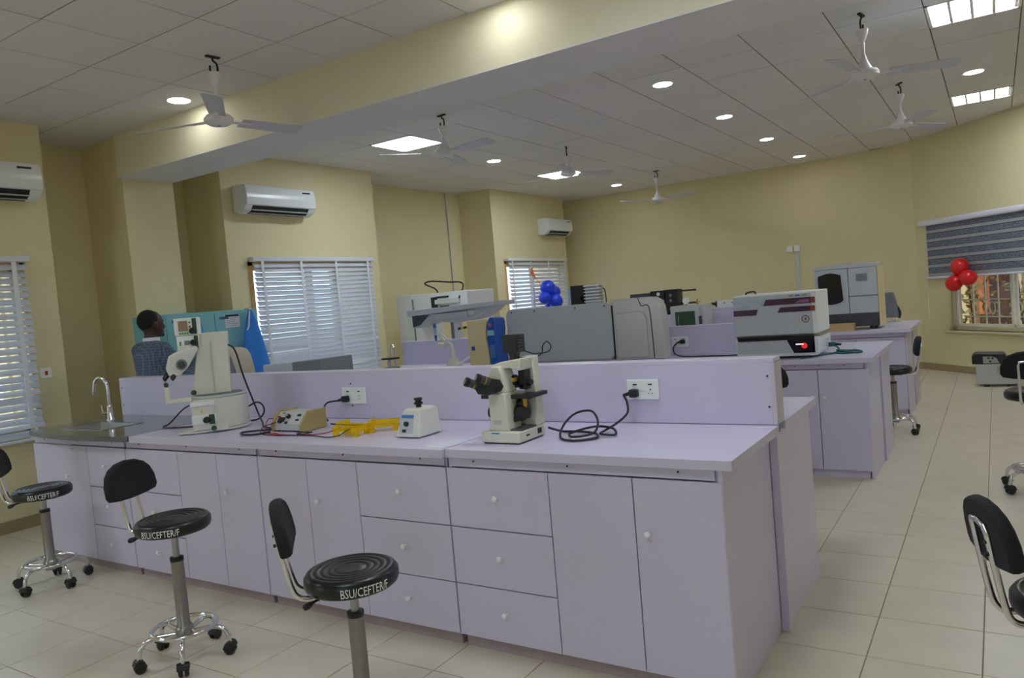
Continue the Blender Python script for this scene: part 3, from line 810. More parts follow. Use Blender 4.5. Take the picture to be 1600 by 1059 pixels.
# power sockets and plugs
def socket(label, x0, x1, z0, z1, y, plug_left=True, plugged=True):
    t = Thing('power_socket', label, 'socket', ((x0+x1)/2, y, z0), 'double sockets on the dividers')
    t.part('plate', MB().box(x0, x1, y-.012, y-.0005, z0, z1), 'plate', bevel=.003)
    w_ = (x1-x0); zc = (z0+z1)/2
    t.part('indicator', MB().box((x0+x1)/2-.018, (x0+x1)/2+.018, y-.0135, y-.0115, zc-.006, zc+.006), 'plate')
    for xs in (x0+w_*.26, x0+w_*.74):
        t.part('switch', MB().box(xs-.01, xs+.01, y-.0145, y-.0115, z1-.026, z1-.02), 'ink')
        for dx, dz, h in ((0, .004, .008), (-.009, -.014, .004), (.009, -.014, .004)):
            t.part('pin_slot', MB().box(xs+dx-.0028, xs+dx+.0028, y-.0125, y-.0115, zc-.004+dz-h/2, zc-.004+dz+h/2), 'blackp')
    return t
def plug(label, x, y, z):
    t = Thing('power_plug', label, 'plug', (x, y, z), 'black mains plugs')
    t.part('body', MB().prism(rrect(x-.021, x+.021, z-.019, z+.019, .008), 'y', y-.045, y-.0135), 'plug', bevel=.004)
    t.part('grip', MB().cyl((x-.018, y-.035, z), (x-.05, y-.04, z-.008), .010, .007, n=10), 'plug')
socket('double socket on divider above the yellow trays', -3.415, -3.225, 1.012, 1.112, 3.332)
plug('black plug in the socket above the yellow trays', -3.375, 3.332, 1.045)
socket('double socket on divider right of the inverted microscope', -1.512, -1.352, 1.035, 1.130, 3.332)
plug('black plug in the socket right of the inverted microscope', -1.472, 3.332, 1.068)
socket('double socket on second bench divider beside the grey machine', -2.57, -2.41, 1.0, 1.095, 6.715)
plug('black plug in the second bench divider socket', -2.455, 6.715, 1.05)

def cable(label, pts, r=.004, m_='cableblack', k=8, name='power_cable', group=None):
    p = spline(pts, k); b = MB().tube(p, r, 7)
    return solo(name, b, m_, label, 'cable', group)
CT = .9215
cable('thick black cable running from the stereo microscope to the power supply', [(-4.04,2.99,1.44),(-4.0,3.02,1.40),(-4.03,3.09,1.22),(-3.99,3.13,1.01),(-3.86,3.06,.945),(-3.74,2.98,.928),(-3.57,2.935,.928),(-3.66,2.87,.928),(-3.72,2.80,.928),(-3.63,2.745,.928),(-3.55,2.77,.928),(-3.52,2.84,.929)], .0055)
cable('black cable looping beside the stereo microscope base', [(-4.05,3.12,1.03),(-4.01,3.15,1.05),(-3.98,3.17,1.03),(-3.97,3.17,.985),(-4.0,3.15,.945),(-4.05,3.11,.935)], .0055)
cable('black lead trailing left of the stereo microscope', [(-4.24,2.90,1.11),(-4.34,2.93,1.08),(-4.50,2.95,1.03),(-4.62,2.93,.945),(-4.62,2.88,.928),(-4.50,2.87,.928),(-4.36,2.93,.928),(-4.28,2.93,.93)], .005)
cable('black cable from the power supply up to its socket', [(-3.425,3.292,1.037),(-3.47,3.24,1.03),(-3.44,3.17,.985),(-3.36,3.12,.96),(-3.31,3.085,.952)], .005)
cable('tangled black power cable beside the inverted microscope', [(-1.79,3.02,CT+.03),(-1.74,3.06,CT+.006),(-1.66,3.06,CT+.006),(-1.55,3.02,CT+.008),(-1.50,2.93,CT+.006),(-1.58,2.86,CT+.006),(-1.66,2.90,CT+.012),(-1.70,3.02,CT+.05),(-1.68,3.10,CT+.085),(-1.60,3.10,CT+.095),(-1.54,3.04,CT+.06),(-1.53,2.97,CT+.02),(-1.60,2.91,CT+.012),(-1.65,2.98,CT+.014),(-1.57,3.06,CT+.03),(-1.48,3.06,CT+.025),(-1.44,3.0,CT+.008),(-1.50,2.98,CT+.014),(-1.52,3.06,CT+.012),(-1.50,3.15,CT+.03),(-1.48,3.23,.985),(-1.495,3.27,1.03),(-1.52,3.292,1.058)], .0055, k=10)
cable('thin black cable drooping from the second bench socket', [(-2.505,6.675,1.042),(-2.53,6.64,1.0),(-2.50,6.6,.945),(-2.40,6.55,.926),(-2.2,6.52,.926),(-1.95,6.52,.926),(-1.8,6.6,.928)], .006)
cable('black mains lead passing behind the trays to the mixer', [(-3.24,3.04,CT+.02),(-3.1,3.1,CT+.005),(-2.85,3.16,CT+.005),(-2.6,3.12,CT+.005),(-2.47,3.03,CT+.012)], .0045)

# ================================================================== STEREO MICROSCOPE (left)
ms = Thing('stereo_microscope', 'large cream stereo microscope on a drum base', 'microscope', (-4.10, 2.95, .921)); ms.fmap = ms_map
b0 = .9215
D = [(-4.006+.232*math.cos(R(k*15)), 2.95+.205*math.sin(R(k*15))) for k in range(24)]
def scale_poly(P, s, c=(-4.006,2.95)): return [(c[0]+(x-c[0])*s, c[1]+(y-c[1])*s) for x, y in P]
ms.part('base_plate', MB().prism([(-4.36,2.80),(-4.15,2.735)]+scale_poly([(-4.006+.232*math.cos(R(k*15)), 2.95+.205*math.sin(R(k*15))) for k in range(-7, 12)], 1.05)+[(-4.30,2.95)], 'z', b0+.004, b0+.018), 'ivory', bevel=.003)
ms.part('base_foot', MB().prism(scale_poly(D,.98), 'z', b0, b0+.006), 'blackp')
ms.part('drum', MB().prism(D, 'z', b0+.018, b0+.205), 'ivory', bevel=.006)
ms.part('drum_ring', MB().prism(scale_poly(D,1.025), 'z', b0+.205, b0+.218), 'lightgrey', bevel=.004)
ms.part('glass_stage', MB().prism(scale_poly(D,.86), 'z', b0+.218, b0+.221), 'midgrey')
fr = ms.part('drum_front', MB().prism([(-4.235,2.745),(-4.06,2.72),(-4.05,2.80),(-4.21,2.85)], 'z', b0+.02, b0+.185), 'ivory', bevel=.004)
ms.part('front_collar', MB().prism([(-4.245,2.735),(-4.05,2.71),(-4.04,2.80),(-4.215,2.86)], 'z', b0+.165, b0+.192), 'white', bevel=.005)
ms.part('front_shelf', MB().prism([(-4.24,2.738),(-4.045,2.712),(-4.04,2.80),(-4.215,2.85)], 'z', b0+.055, b0+.112), 'white', bevel=.004)
def facebox(th, name, cx, y, cz, wx, wz, dep, m_, parent=None, bevel=.001, rot=None):
    b = MB().box(-wx/2, wx/2, -dep, 0, -wz/2, wz/2)
    b.xf(Matrix.Translation((cx, y, cz)) @ (rot or Matrix.Rotation(R(-11.5), 4, 'Z')))
    return th.part(name, b, m_, parent=parent, bevel=bevel)
def dial(th, name, c, axis, r, l, m_, parent=None, n=18):
    c = Vector(c); a = Vector(axis).normalized()
    b = MB().tube([c, c+a*l*.15, c+a*l*.85, c+a*l], [r*.92, r, r*.95, r*.8], n)
    if getattr(th, 'fmap', None): b.v = [(c.x+(v[0]-c.x)/.706, v[1], v[2]) for v in b.v]
    return th.part(name, b, m_, parent=parent)
FD = (-.2, -.98, 0)
facebox(ms, 'dark_label', -4.08, 2.7165, b0+.083, .045, .058, .003, 'darkgreen', fr)
dial(ms, 'lamp_knob', (-4.12,2.72,b0+.082), FD, .020, .028, 'blackp', fr)
facebox(ms, 'warning_mark', -4.155, 2.733, b0+.135, .016, .014, .003, 'yellowtape', fr)
facebox(ms, 'lower_box', -4.03, 2.745, b0+.028, .16, .03, .03, 'ivory')
dial(ms, 'base_knob', (-4.07,2.722,b0+.028), FD, .015, .02, 'darkgreen')
# stand column with flared foot
ms.part('column', MB().loft([[(x,y,z) for x,y in ((xa,2.9),(xb,2.87),(xb+.012,3.06),(xa+.01,3.09))] for xa, xb, z in ((-4.215,-3.905,b0+.221),(-4.20,-3.905,b0+.30),(-4.175,-3.902,b0+.40),(-4.145,-3.895,b0+.52),(-4.13,-3.89,b0+.60))]), 'cream', bevel=.006)
ms.part('column_seam', MB().box(-4.035, -4.031, 2.8695, 2.882, b0+.225, b0+.545), 'beigep')
dial(ms, 'focus_knob', (-4.205,2.885,b0+.243), FD, .016, .02, 'darkgreen')
# zoom body
hd = ms.part('zoom_body', MB().prism([(-4.40,.93+.40),(-4.385,.93+.35),(-4.30,.93+.345),(-4.22,.93+.40),(-4.13,.93+.50),(-4.15,.93+.52),(-4.33,.93+.485),(-4.37,.93+.47)], 'y', 2.80, 2.92), 'ivory', bevel=.01, seg=3)
dial(ms, 'zoom_knob', (-4.275,2.80,1.345), (0,-1,0), .032, .016, 'midgrey', hd)
dial(ms, 'zoom_dial', (-4.275,2.785,1.345), (0,-1,0), .022, .022, 'darkgrey', hd)
ms.part('neck', MB().prism([(-4.30,1.41),(-4.17,1.42),(-4.16,1.46),(-4.29,1.455)], 'y', 2.82, 2.90), 'ivory', bevel=.006)
for dx in (0, .06):
    ms.part('eyepiece', MB().tube([(-4.385+dx,2.83,1.30),(-4.42+dx,2.80,1.265)], [.02,.017], 14), 'blackp')
# control boxes
cb = ms.part('control_box', MB().box(-4.305, -4.095, 2.83, 2.88, 1.515, 1.62), 'white', bevel=.004)
facebox(ms, 'display', -4.235, 2.83, 1.572, .075, .062, .003, 'brownscreen', cb, rot=Matrix.Identity(4))
for k in range(4): facebox(ms, 'key', -4.262+k*.02, 2.83, 1.528, .015, .013, .004, 'green', cb, rot=Matrix.Identity(4))
facebox(ms, 'dark_panel', -4.145, 2.83, 1.568, .035, .095, .003, 'darkgreen', cb, rot=Matrix.Identity(4))
facebox(ms, 'lamp', -4.181, 2.83, 1.592, .014, .012, .004, 'green', cb, rot=Matrix.Identity(4))
facebox(ms, 'lamp', -4.181, 2.83, 1.566, .014, .012, .004, 'red', cb, rot=Matrix.Identity(4))
dial(ms, 'knob', (-4.165,2.828,1.54), (0,-1,0), .019, .024, 'blackp', cb)
cb2 = ms.part('lower_control_box', MB().box(-4.295, -4.12, 2.83, 2.88, 1.43, 1.513), 'white', bevel=.004)
facebox(ms, 'grey_panel', -4.215, 2.83, 1.468, .045, .032, .003, 'midgrey', cb2, rot=Matrix.Identity(4))
facebox(ms, 'green_mark', -4.268, 2.83, 1.468, .014, .026, .003, 'green', cb2, rot=Matrix.Identity(4))
facebox(ms, 'dark_panel', -4.143, 2.83, 1.47, .032, .08, .003, 'darkgreen', cb2, rot=Matrix.Identity(4))
dial(ms, 'knob', (-4.165,2.828,1.47), (0,-1,0), .019, .024, 'blackp', cb2)
# swing-out handle at the left
ms.part('side_arm', MB().prism([(-4.43,1.115),(-4.23,1.115),(-4.23,1.14),(-4.395,1.14),(-4.392,1.225),(-4.432,1.225)], 'y', 2.84, 2.875), 'cream', bevel=.004)
dial(ms, 'arm_knob', (-4.412,2.84,1.228), (0,-1,.3), .014, .025, 'blackp')

# ================================================================== INVERTED MICROSCOPE (centre)
mi = Thing('inverted_microscope', 'cream inverted microscope with black lamp housing', 'microscope', (-1.89, 2.88, .92))
b0 = .9205
mi.part('base_foot', MB().box(-1.985, -1.80, 2.775, 2.985, b0, b0+.007), 'blackp')
ba = mi.part('base', MB().box(-1.995, -1.79, 2.768, 2.99, b0+.006, b0+.055), 'cream', bevel=.006, seg=3)
mi.part('specimen_tray', MB().box(-1.925, -1.795, 2.80, 2.945, b0+.055, b0+.062), 'darkgrey', bevel=.002, parent=ba)
mi.part('switch', MB().box(-1.791, -1.786, 2.925, 2.955, b0+.022, b0+.045), 'blackp', parent=ba)
mi.part('slot', MB().box(-1.791, -1.787, 2.825, 2.85, b0+.028, b0+.035), 'blackp', parent=ba)
mi.part('front_column', MB().loft([[(x0,2.79,z),(x1,2.79,z),(x1,2.90,z),(x0,2.90,z)] for x0, x1, z in ((-1.965,-1.855,b0+.055),(-1.955,-1.86,b0+.10),(-1.955,-1.865,b0+.225))]), 'cream', bevel=.006)
mi.part('marker_label', MB().box(-1.935,-1.895,2.787,2.7895,b0+.085,b0+.105), 'lightgrey')
mi.part('logo', MB().box(-1.935,-1.895,2.7665,2.7682,b0+.046,b0+.052), 'bluelabel')
mi.part('upper_column', MB().loft([[(x0,2.80,z),(x1,2.80,z),(x1,2.90,z),(x0,2.90,z)] for x0, x1, z in ((-1.975,-1.865,b0+.225),(-1.955,-1.875,b0+.30),(-1.935,-1.89,b0+.345))]), 'cream', bevel=.006)
mi.part('rear_pillar', MB().prism([(2.925,b0+.055),(3.0,b0+.055),(3.0,b0+.16),(2.985,b0+.22),(2.985,b0+.375),(2.93,b0+.375),(2.94,b0+.2)], 'x', -1.855, -1.79), 'cream', bevel=.005)
mi.part('rear_web', MB().prism([(-1.90,b0+.06),(-1.80,b0+.06),(-1.80,b0+.20),(-1.83,b0+.20)], 'y', 2.95, 2.985), 'beigep')
mi.part('top_arm', MB().prism([(-1.945,b0+.325),(-1.86,b0+.335),(-1.80,b0+.32),(-1.79,b0+.375),(-1.90,b0+.362),(-1.945,b0+.35)], 'y', 2.83, 2.985), 'cream', bevel=.005)
st = mi.part('stage', MB().box(-2.03, -1.765, 2.84, 3.0, b0+.193, b0+.211), 'blackp', bevel=.002)
mi.part('stage_insert', MB().lathe([(.04,b0+.211),(.04,b0+.213)], (-1.85,2.92,0), 24), 'midgrey', parent=st)
for s in (-1, 1): mi.part('focus_knob', MB().lathe([(.02,0),(.04,.003),(.04,.024),(.028,.028),(.028,.054),(.02,.056)], (0,0,0), 22, axis='x').xf(Matrix.Translation((-1.91+s*.047, 2.885, b0+.125)) @ Matrix.Rotation(0 if s > 0 else math.pi, 4, 'Z')), 'blackp')
dial(mi, 'coarse_knob', (-1.835,2.875,b0+.125), (.55,-.83,0), .034, .03, 'blackp')
mi.part('knob_bracket', MB().prism([(-1.865,b0+.085),(-1.82,b0+.095),(-1.825,b0+.115),(-1.865,b0+.11)], 'y', 2.84, 2.87), 'blackp')
mi.part('turret', MB().lathe([(.012,b0+.145),(.03,b0+.155),(.03,b0+.17),(.018,b0+.192)], (-1.845,2.90,0), 18), 'blackp')
mi.part('objective', MB().lathe([(.010,b0+.15),(.012,b0+.19)], (-1.815,2.875,0), 12), 'brass')
ch = mi.part('condenser', MB().lathe([(.03,b0+.25),(.035,b0+.262),(.035,b0+.27),(.033,b0+.285),(.02,b0+.295)], (-1.885,2.90,0), 22), 'blackp')
mi.part('filter_ring', MB().lathe([(.036,b0+.268),(.036,b0+.285)], (-1.885,2.90,0), 22), 'brass', parent=ch)
mi.part('filter_lever', MB().box(-1.945, -1.90, 2.885, 2.893, b0+.279, b0+.285), 'blackp', parent=ch)
mi.part('condenser_rack', MB().box(-1.845, -1.805, 2.885, 2.925, b0+.23, b0+.33), 'blackp', bevel=.003)
mi.part('condenser_arm', MB().box(-1.90, -1.82, 2.885, 2.915, b0+.238, b0+.252), 'blackp', bevel=.002)
dial(mi, 'rack_knob', (-1.805,2.90,b0+.262), (1,-.3,0), .015, .025, 'blackp')
lh = mi.part('lamp_housing', MB().box(-1.905, -1.825, 2.865, 2.935, b0+.398, b0+.482), 'blackp', bevel=.004)
for k in range(5): mi.part('cooling_fin', MB().box(-1.8255, -1.821, 2.872, 2.928, b0+.41+k*.014, b0+.416+k*.014), 'darkgrey', parent=lh)
mi.part('lamp_neck', MB().prism([(-1.885,b0+.355),(-1.845,b0+.355),(-1.85,b0+.380),(-1.842,b0+.399),(-1.888,b0+.399),(-1.88,b0+.380)], 'y', 2.88, 2.92), 'blackp', bevel=.003)
mi.part('lamp_cable', MB().tube(spline([(-1.828,2.92,b0+.405),(-1.79,2.95,b0+.385),(-1.74,2.99,b0+.388),(-1.722,2.99,b0+.412),(-1.74,2.99,b0+.435),(-1.765,2.99,b0+.415),(-1.77,2.99,b0+.385),(-1.79,2.985,b0+.37)], 6), .003, 7), 'cableblack')
# binocular head: two tubes on a black prism housing
bh = mi.part('binocular_head', MB().loft([[(-2.0,2.74,b0+.272),(-1.96,2.72,b0+.232),(-1.905,2.725,b0+.225),(-1.888,2.745,b0+.265),(-1.90,2.745,b0+.30),(-1.96,2.735,b0+.305)],
    [(-1.965,2.81,b0+.25),(-1.945,2.81,b0+.235),(-1.885,2.81,b0+.235),(-1.87,2.81,b0+.255),(-1.885,2.81,b0+.285),(-1.94,2.81,b0+.285)]]), 'blackp', bevel=.003)
for (x, y, z) in ((-2.0, 2.73, .272), (-1.935, 2.725, .288)):
    d_ = Vector((-.045, -.055, .032)).normalized(); p = Vector((x+.022, y+.025, b0+z-.006))
    e_ = mi.part('eye_tube', MB().tube([p, p+d_*.045], [.0205, .0195], 16), 'darkgrey', parent=bh)
    mi.part('tube_ring', MB().tube([p+d_*.018, p+d_*.024], [.0212, .0212], 16), 'brass', parent=e_)
    mi.part('eyecup', MB().tube([p+d_*.045, p+d_*.062, p+d_*.066], [.021, .0215, .018], 16), 'blackp', parent=e_)
    mi.part('ocular_lens', MB().tube([p+d_*.066, p+d_*.067], [.014, .013], 16), 'taupe', parent=e_)

# ================================================================== SMALL BENCH ITEMS
# power supply
ps = Thing('power_supply', 'small grey electrophoresis power supply with ochre sides', 'power supply', (-3.4, 2.95, .921))
b0 = .9215
prof = [(2.885,b0+.008),(3.055,b0+.008),(3.055,b0+.105),(2.935,b0+.105),(2.885,b0+.045)]
ps.part('case', MB().prism(prof, 'x', -3.535, -3.31), 'lightgrey', bevel=.003)
for x0, x1 in ((-3.55,-3.535), (-3.31,-3.295)):
    ps.part('side_panel', MB().prism([(2.875,b0+.002),(3.065,b0+.002),(3.065,b0+.115),(2.93,b0+.115),(2.865,b0+.04)], 'x', x0, x1), 'ochre', bevel=.003)
slope = Matrix.Rotation(math.atan2(.05, .06)-math.pi/2, 4, 'X')
def onps(name, x, f, wx, wz, dep, m_):
    y, z = 2.885+.05*f, b0+.045+.06*f
    b = MB().box(-wx/2, wx/2, -dep, 0, -wz/2, wz/2).xf(Matrix.Translation((x, y, z)) @ Matrix.Rotation(-math.atan2(.05,.06), 4, 'X'))
    return ps.part(name, b, m_, bevel=.001)
onps('socket_panel', -3.49, .35, .055, .03, .004, 'blackp'); onps('black_jack', -3.49, .12, .02, .014, .012, 'blackp'); onps('red_jack', -3.505, .5, .012, .01, .018, 'red')
onps('display', -3.36, .75, .03, .014, .003, 'ink'); onps('display', -3.36, .35, .026, .012, .003, 'ink'); onps('switch', -3.44, .1, .022, .016, .004, 'ink'); onps('badge', -3.495, .9, .018, .012, .003, 'midgrey')
dial(ps, 'knob', (-3.435, 2.912, b0+.082), (0,-.77,.64), .014, .02, 'blackp')
ps.part('knob_cap', MB().lathe([(.010,0),(.010,.003)], n=14).xf(Matrix.Translation((-3.435,2.896,b0+.095)) @ Matrix.Rotation(R(50), 4, 'X')), 'chrome')
for x in (-3.52, -3.325):
    for y in (2.90, 3.04): ps.part('foot', MB().lathe([(.008,b0-.0005),(.008,b0+.009)], (x,y,0), 10), 'blackp')
cable('red test lead in front of the power supply', [(-3.51,2.86,b0+.08),(-3.57,2.87,b0+.07),(-3.56,2.83,b0+.008),(-3.46,2.81,b0+.004),(-3.34,2.79,b0+.004),(-3.22,2.80,b0+.004),(-3.10,2.86,b0+.005),(-3.02,2.9,b0+.03)], .0028, 'cablered', name='test_lead', group='test leads')
cable('thin black test lead looping to the yellow trays', [(-3.50,2.87,b0+.055),(-3.60,2.86,b0+.03),(-3.55,2.80,b0+.004),(-3.40,2.77,b0+.004),(-3.24,2.79,b0+.004),(-3.10,2.79,b0+.004),(-2.99,2.765,b0+.004),(-2.92,2.78,b0+.01),(-2.885,2.80,b0+.03),(-2.86,2.82,b0+.045)], .0028, name='test_lead', group='test leads')
def clip(label, c, m_, a):
    t = Thing('crocodile_clip', label, 'clip', c, 'crocodile clips')
    Mx = Matrix.Translation(c) @ Matrix.Rotation(R(a), 4, 'Z')
    t.part('upper_jaw', MB().prism([(-.03,.006),(.0,.010),(.03,.004),(.03,.007),(.0,.016),(-.03,.010)], 'y', -.006, .006).xf(Mx), m_)
    t.part('lower_jaw', MB().prism([(-.03,.006),(.0,.004),(.03,.003),(.03,.0),(.0,.0),(-.03,.002)], 'y', -.006, .006).xf(Mx), m_)
    t.part('sleeve', MB().cyl((.025,0,.005), (.055,0,.005), .006, .004, n=8).xf(Mx), m_)
clip('red crocodile clip lying before the power supply', (-3.40, 2.775, b0+.001), 'red', 8)
clip('black crocodile clip lying before the power supply', (-3.245, 2.83, b0+.001), 'blackp', 60)
# yellow gel trays
def gel(label, x, y, a, L, Wd):
    t = Thing('gel_tray', label, 'tray', (x, y, b0), 'yellow acrylic gel trays'); Mx = Matrix.Translation((x,y,b0)) @ Matrix.Rotation(R(a), 4, 'Z')
    def P(n_, b): return t.part(n_, b.xf(Mx), 'acrylic')
    h = .055
    P('floor_plate', MB().box(-L/2, L/2, -Wd/2, Wd/2, .024, .030)); P('side_wall', MB().box(-L/2, L/2, -Wd/2, -Wd/2+.005, .030, h)); P('side_wall', MB().box(-L/2, L/2, Wd/2-.005, Wd/2, .030, h))
    for s in (-1, 1):
        for q_ in (-1, 1):
            P('foot', MB().box(s*(L/2-.018)-.018, s*(L/2-.018)+.018, q_*(Wd/2-.006)-.006, q_*(Wd/2-.006)+.006, .0, .024))
    P('end_wall', MB().box(L/2-.005, L/2, -Wd/2+.005, Wd/2-.005, .030, h))
    b = MB().box(-L/2+.03, -L/2+.035, -Wd/2-.004, Wd/2+.004, h+.001, h+.022)
    t.part('comb', b.xf(Mx), 'acrylic')
gel('yellow acrylic gel tray nearer the power supply', -2.90, 2.86, 4, .17, .10)
gel('yellow acrylic gel tray nearer the vortex mixer', -2.80, 3.0, 38, .17, .09)
# vortex mixer
vx = Thing('vortex_mixer', 'small white vortex mixer with grey control face', 'mixer', (-2.48, 2.9, .921))
vx.part('foot', MB().box(-2.545,-2.42,2.835,2.995,b0,b0+.006), 'blackp')
vx.part('body', MB().loft([[(x0,y0,z),(x1,y0,z),(x1,y1,z),(x0,y1,z)] for x0,x1,y0,y1,z in ((-2.56,-2.405,2.82,3.01,b0+.005),(-2.555,-2.41,2.825,3.005,b0+.02),(-2.53,-2.42,2.86,3.0,b0+.13),(-2.52,-2.43,2.875,2.985,b0+.14))]), 'ivory', bevel=.006, seg=3)
def onvx(name, x, z, wx, wz, dep, m_):
    y = 2.825+.035*(z-.02)/.11
    return vx.part(name, MB().box(-wx/2, wx/2, -dep, 0, -wz/2, wz/2).xf(Matrix.Translation((x, y, b0+z)) @ Matrix.Rotation(-math.atan2(.035,.11), 4, 'X')), m_, bevel=.001)
onvx('control_face', -2.495, .068, .085, .092, .002, 'grey'); onvx('blue_label', -2.492, .103, .075, .016, .0035, 'bluelabel'); onvx('switch', -2.505, .035, .022, .014, .005, 'blackp')
dial(vx, 'speed_knob', (-2.492,2.838,b0+.068), (0,-.95,.3), .012, .016, 'blackp')
vx.part('cup_head', MB().lathe([(.014,b0+.139),(.014,b0+.152),(.024,b0+.157),(.024,b0+.164),(.016,b0+.168),(.016,b0+.176),(.022,b0+.178),(.021,b0+.188),(.01,b0+.184)], (-2.475,2.92,0), 20), 'blackp')
solo('paper_scrap', MB().box(-2.235,-2.12,2.645,2.68,b0,b0+.001), 'shirt', 'scrap of paper at the front edge of worktop joint', 'paper')

# ================================================================== BEHIND THE NEAR DIVIDER
# teal locker with coats
lk = Thing('locker', 'teal steel locker against the column behind the person', 'locker', (-6.675, 4.65, 0))
lx0, lx1, ly0, ly1, lz = -6.935, -6.42, 4.13, 5.165, 1.705
lk.part('body', MB().box(lx0, lx1, ly0, ly1, .02, lz), 'teal', bevel=.004)
lk.part('plinth', MB().box(lx0+.02, lx1-.02, ly0+.02, ly1-.02, 0, .03), 'tealdark')
ym = (ly0+ly1)/2
for k, (a, b) in enumerate(((ly0+.01, ym-.003), (ym+.003, ly1-.01))):
    d_ = lk.part('door', MB().box(lx1, lx1+.016, a, b, .08, lz-.025), 'teal', bevel=.003)
    for q_ in range(2): lk.part('louvre', MB().box(lx1+.015, lx1+.02, a+.04, a+.18, lz-.12-.075*q_, lz-.112-.075*q_), 'paleblue', parent=d_)
    lk.part('handle', MB().box(lx1+.016, lx1+.03, b-.06, b-.04, .95, 1.08), 'steel', parent=d_, bevel=.003)
    lk.part('name_slot', MB().box(lx1+.015, lx1+.019, a+.05, a+.15, lz-.085, lz-.06), 'tealdark', parent=d_)
nt_ = Thing('notice_sheet', 'white printed notice with black heading on locker door', 'notice', (lx1+.017, 4.845, 1.53))
nt_.part('sheet', MB().box(lx1+.0165, lx1+.018, 4.76, 4.93, 1.535, 1.665), 'shirt')
nt_.part('heading', MB().box(lx1+.018, lx1+.0186, 4.765, 4.925, 1.64, 1.662), 'ink')
for k in range(5): nt_.part('text_line', MB().box(lx1+.018, lx1+.0186, 4.775, 4.915-.02*(k % 3), 1.622-.018*k, 1.626-.018*k), 'midgrey')
def coat(label, yc, ztop, zbot, wtop, wbot, x, lean):
    t = Thing('lab_coat', label, 'coat', (x, yc, zbot), 'blue coats hanging on the locker'); rings = []
    for i in range(9):
        f_ = i/8; z = ztop-(ztop-zbot)*f_; wd = wtop+(wbot-wtop)*(f_**.65); dp = .018+.05*f_
        ring = []
        for k in range(32):
            a = 2*math.pi*k/32; fold = 1+.16*f_*math.sin(5*a+1.3)+.07*f_*math.sin(9*a)
            ring.append((x+dp*math.sin(a)*fold, yc+lean*f_+wd/2*math.cos(a)*(1+.05*f_*math.sin(4*a)), z-.015*f_*math.cos(3*a)))
        rings.append(ring)
    t.part('cloth', MB().loft(rings), 'coatblue')
    t.part('neck_strap', MB().tube(spline([(x, yc, ztop+.012), (x+.02, yc-.03, ztop-.06), (x+.035, yc-.06, ztop-.16), (x+.04, yc-.085, ztop-.2)], 5), .008, 6), 'shirt')
    t.part('hook', MB().tube([(lx1+.012, yc, ztop+.01), (x, yc, ztop+.012), (x+.01, yc, ztop+.03)], .004, 6), 'steel')
coat('bright blue gown hanging at the right edge of locker', 5.0, 1.695, .80, .03, .42, lx1+.10, .03)
coat('small blue garment hanging between person and microscope', 4.42, 1.60, 1.02, .05, .16, lx1+.075, .03)
# beige monitor and grey case on the far half of the bench
mo = Thing('desktop_monitor', 'beige framed monitor partly hidden by stereo microscope', 'monitor', (-5.17, 3.85, .92))
mo.part('stand', MB().lathe([(.11,.9205),(.11,.935),(.05,.95),(.05,.99)], (-5.18,3.86,0), 20), 'beigep')
mo.part('casing', MB().prism([(-5.42,.98),(-4.95,.98),(-4.985,1.20),(-5.02,1.32),(-5.06,1.36),(-5.12,1.375),(-5.36,1.375),(-5.41,1.33)], 'y', 3.78, 3.94), 'beigep', bevel=.012, seg=3)
mo.part('screen', MB().prism([(-5.38,1.01),(-4.985,1.01),(-5.02,1.20),(-5.06,1.31),(-5.11,1.335),(-5.35,1.335),(-5.38,1.30)], 'y', 3.772, 3.782), 'midgrey')
gc = Thing('instrument_case', 'low two-part grey case in front of the window blind', 'case', (-4.36, 3.92, .92))
gc.part('left_half', MB().prism([(-4.68,.921),(-4.345,.921),(-4.345,1.245),(-4.67,1.235)], 'y', 3.76, 4.06), 'grey', bevel=.006)
gc.part('right_half', MB().prism([(-4.34,.921),(-4.02,.921),(-4.035,1.262),(-4.34,1.247)], 'y', 3.755, 4.06), 'midgrey', bevel=.006)
gc.part('latch', MB().box(-4.36, -4.32, 3.745, 3.757, 1.1, 1.14), 'steel')

# ================================================================== SECOND BENCH INSTRUMENTS
b0 = .9205
# big grey machine
gm = Thing('analyser', 'big grey machine with rounded lid on second bench', 'analyser', (-3.25, 6.45, .92))
pan = rrect(-4.07, -2.93, .955, 1.472, .06)
gm.part('rear_panel', MB().prism(pan, 'y', 6.235, 6.255), 'grey', bevel=.006)
gm.part('housing', MB().prism(rrect(-4.05, -2.95, .94, 1.46, .06), 'y', 6.255, 6.52), 'silver')
rc = [(-2.928,.94),(-2.455,.94),(-2.465,1.30),(-2.475,1.40),(-2.50,1.455),(-2.55,1.485),(-2.61,1.49),(-2.928,1.49)]
sd = gm.part('side_cover', MB().prism(rc, 'y', 6.24, 6.40), 'silver', bevel=.012, seg=3)
gm.part('raised_frame', MB().prism([(-2.90,.96),(-2.60,.96),(-2.60,1.30),(-2.615,1.345),(-2.66,1.372),(-2.90,1.36)], 'y', 6.225, 6.243), 'silver', parent=sd, bevel=.008, seg=3)
gm.part('lid_seam', MB().tube(spline([(-2.555,6.238,.95),(-2.56,6.238,1.2),(-2.575,6.238,1.405),(-2.64,6.238,1.415),(-2.655,6.238,1.44),(-2.675,6.242,1.49)], 5), .004, 6), 'blackp', parent=sd)
gm.part('panel_seam', MB().box(-2.934, -2.927, 6.232, 6.26, .95, 1.44), 'blackp')
for x in (-4.0, -3.74, -3.30, -3.0): gm.part('screw', MB().lathe([(.008,0),(.008,.003)], (0,0,0), 10, axis='y').xf(Matrix.Translation((x, 6.232, 1.44))), 'darkgrey')
for x in (-3.95, -2.55):
    for y in (6.3, 6.37): gm.part('foot', MB().lathe([(.025,b0),(.025,.945)], (x,y,0), 14), 'blackp')
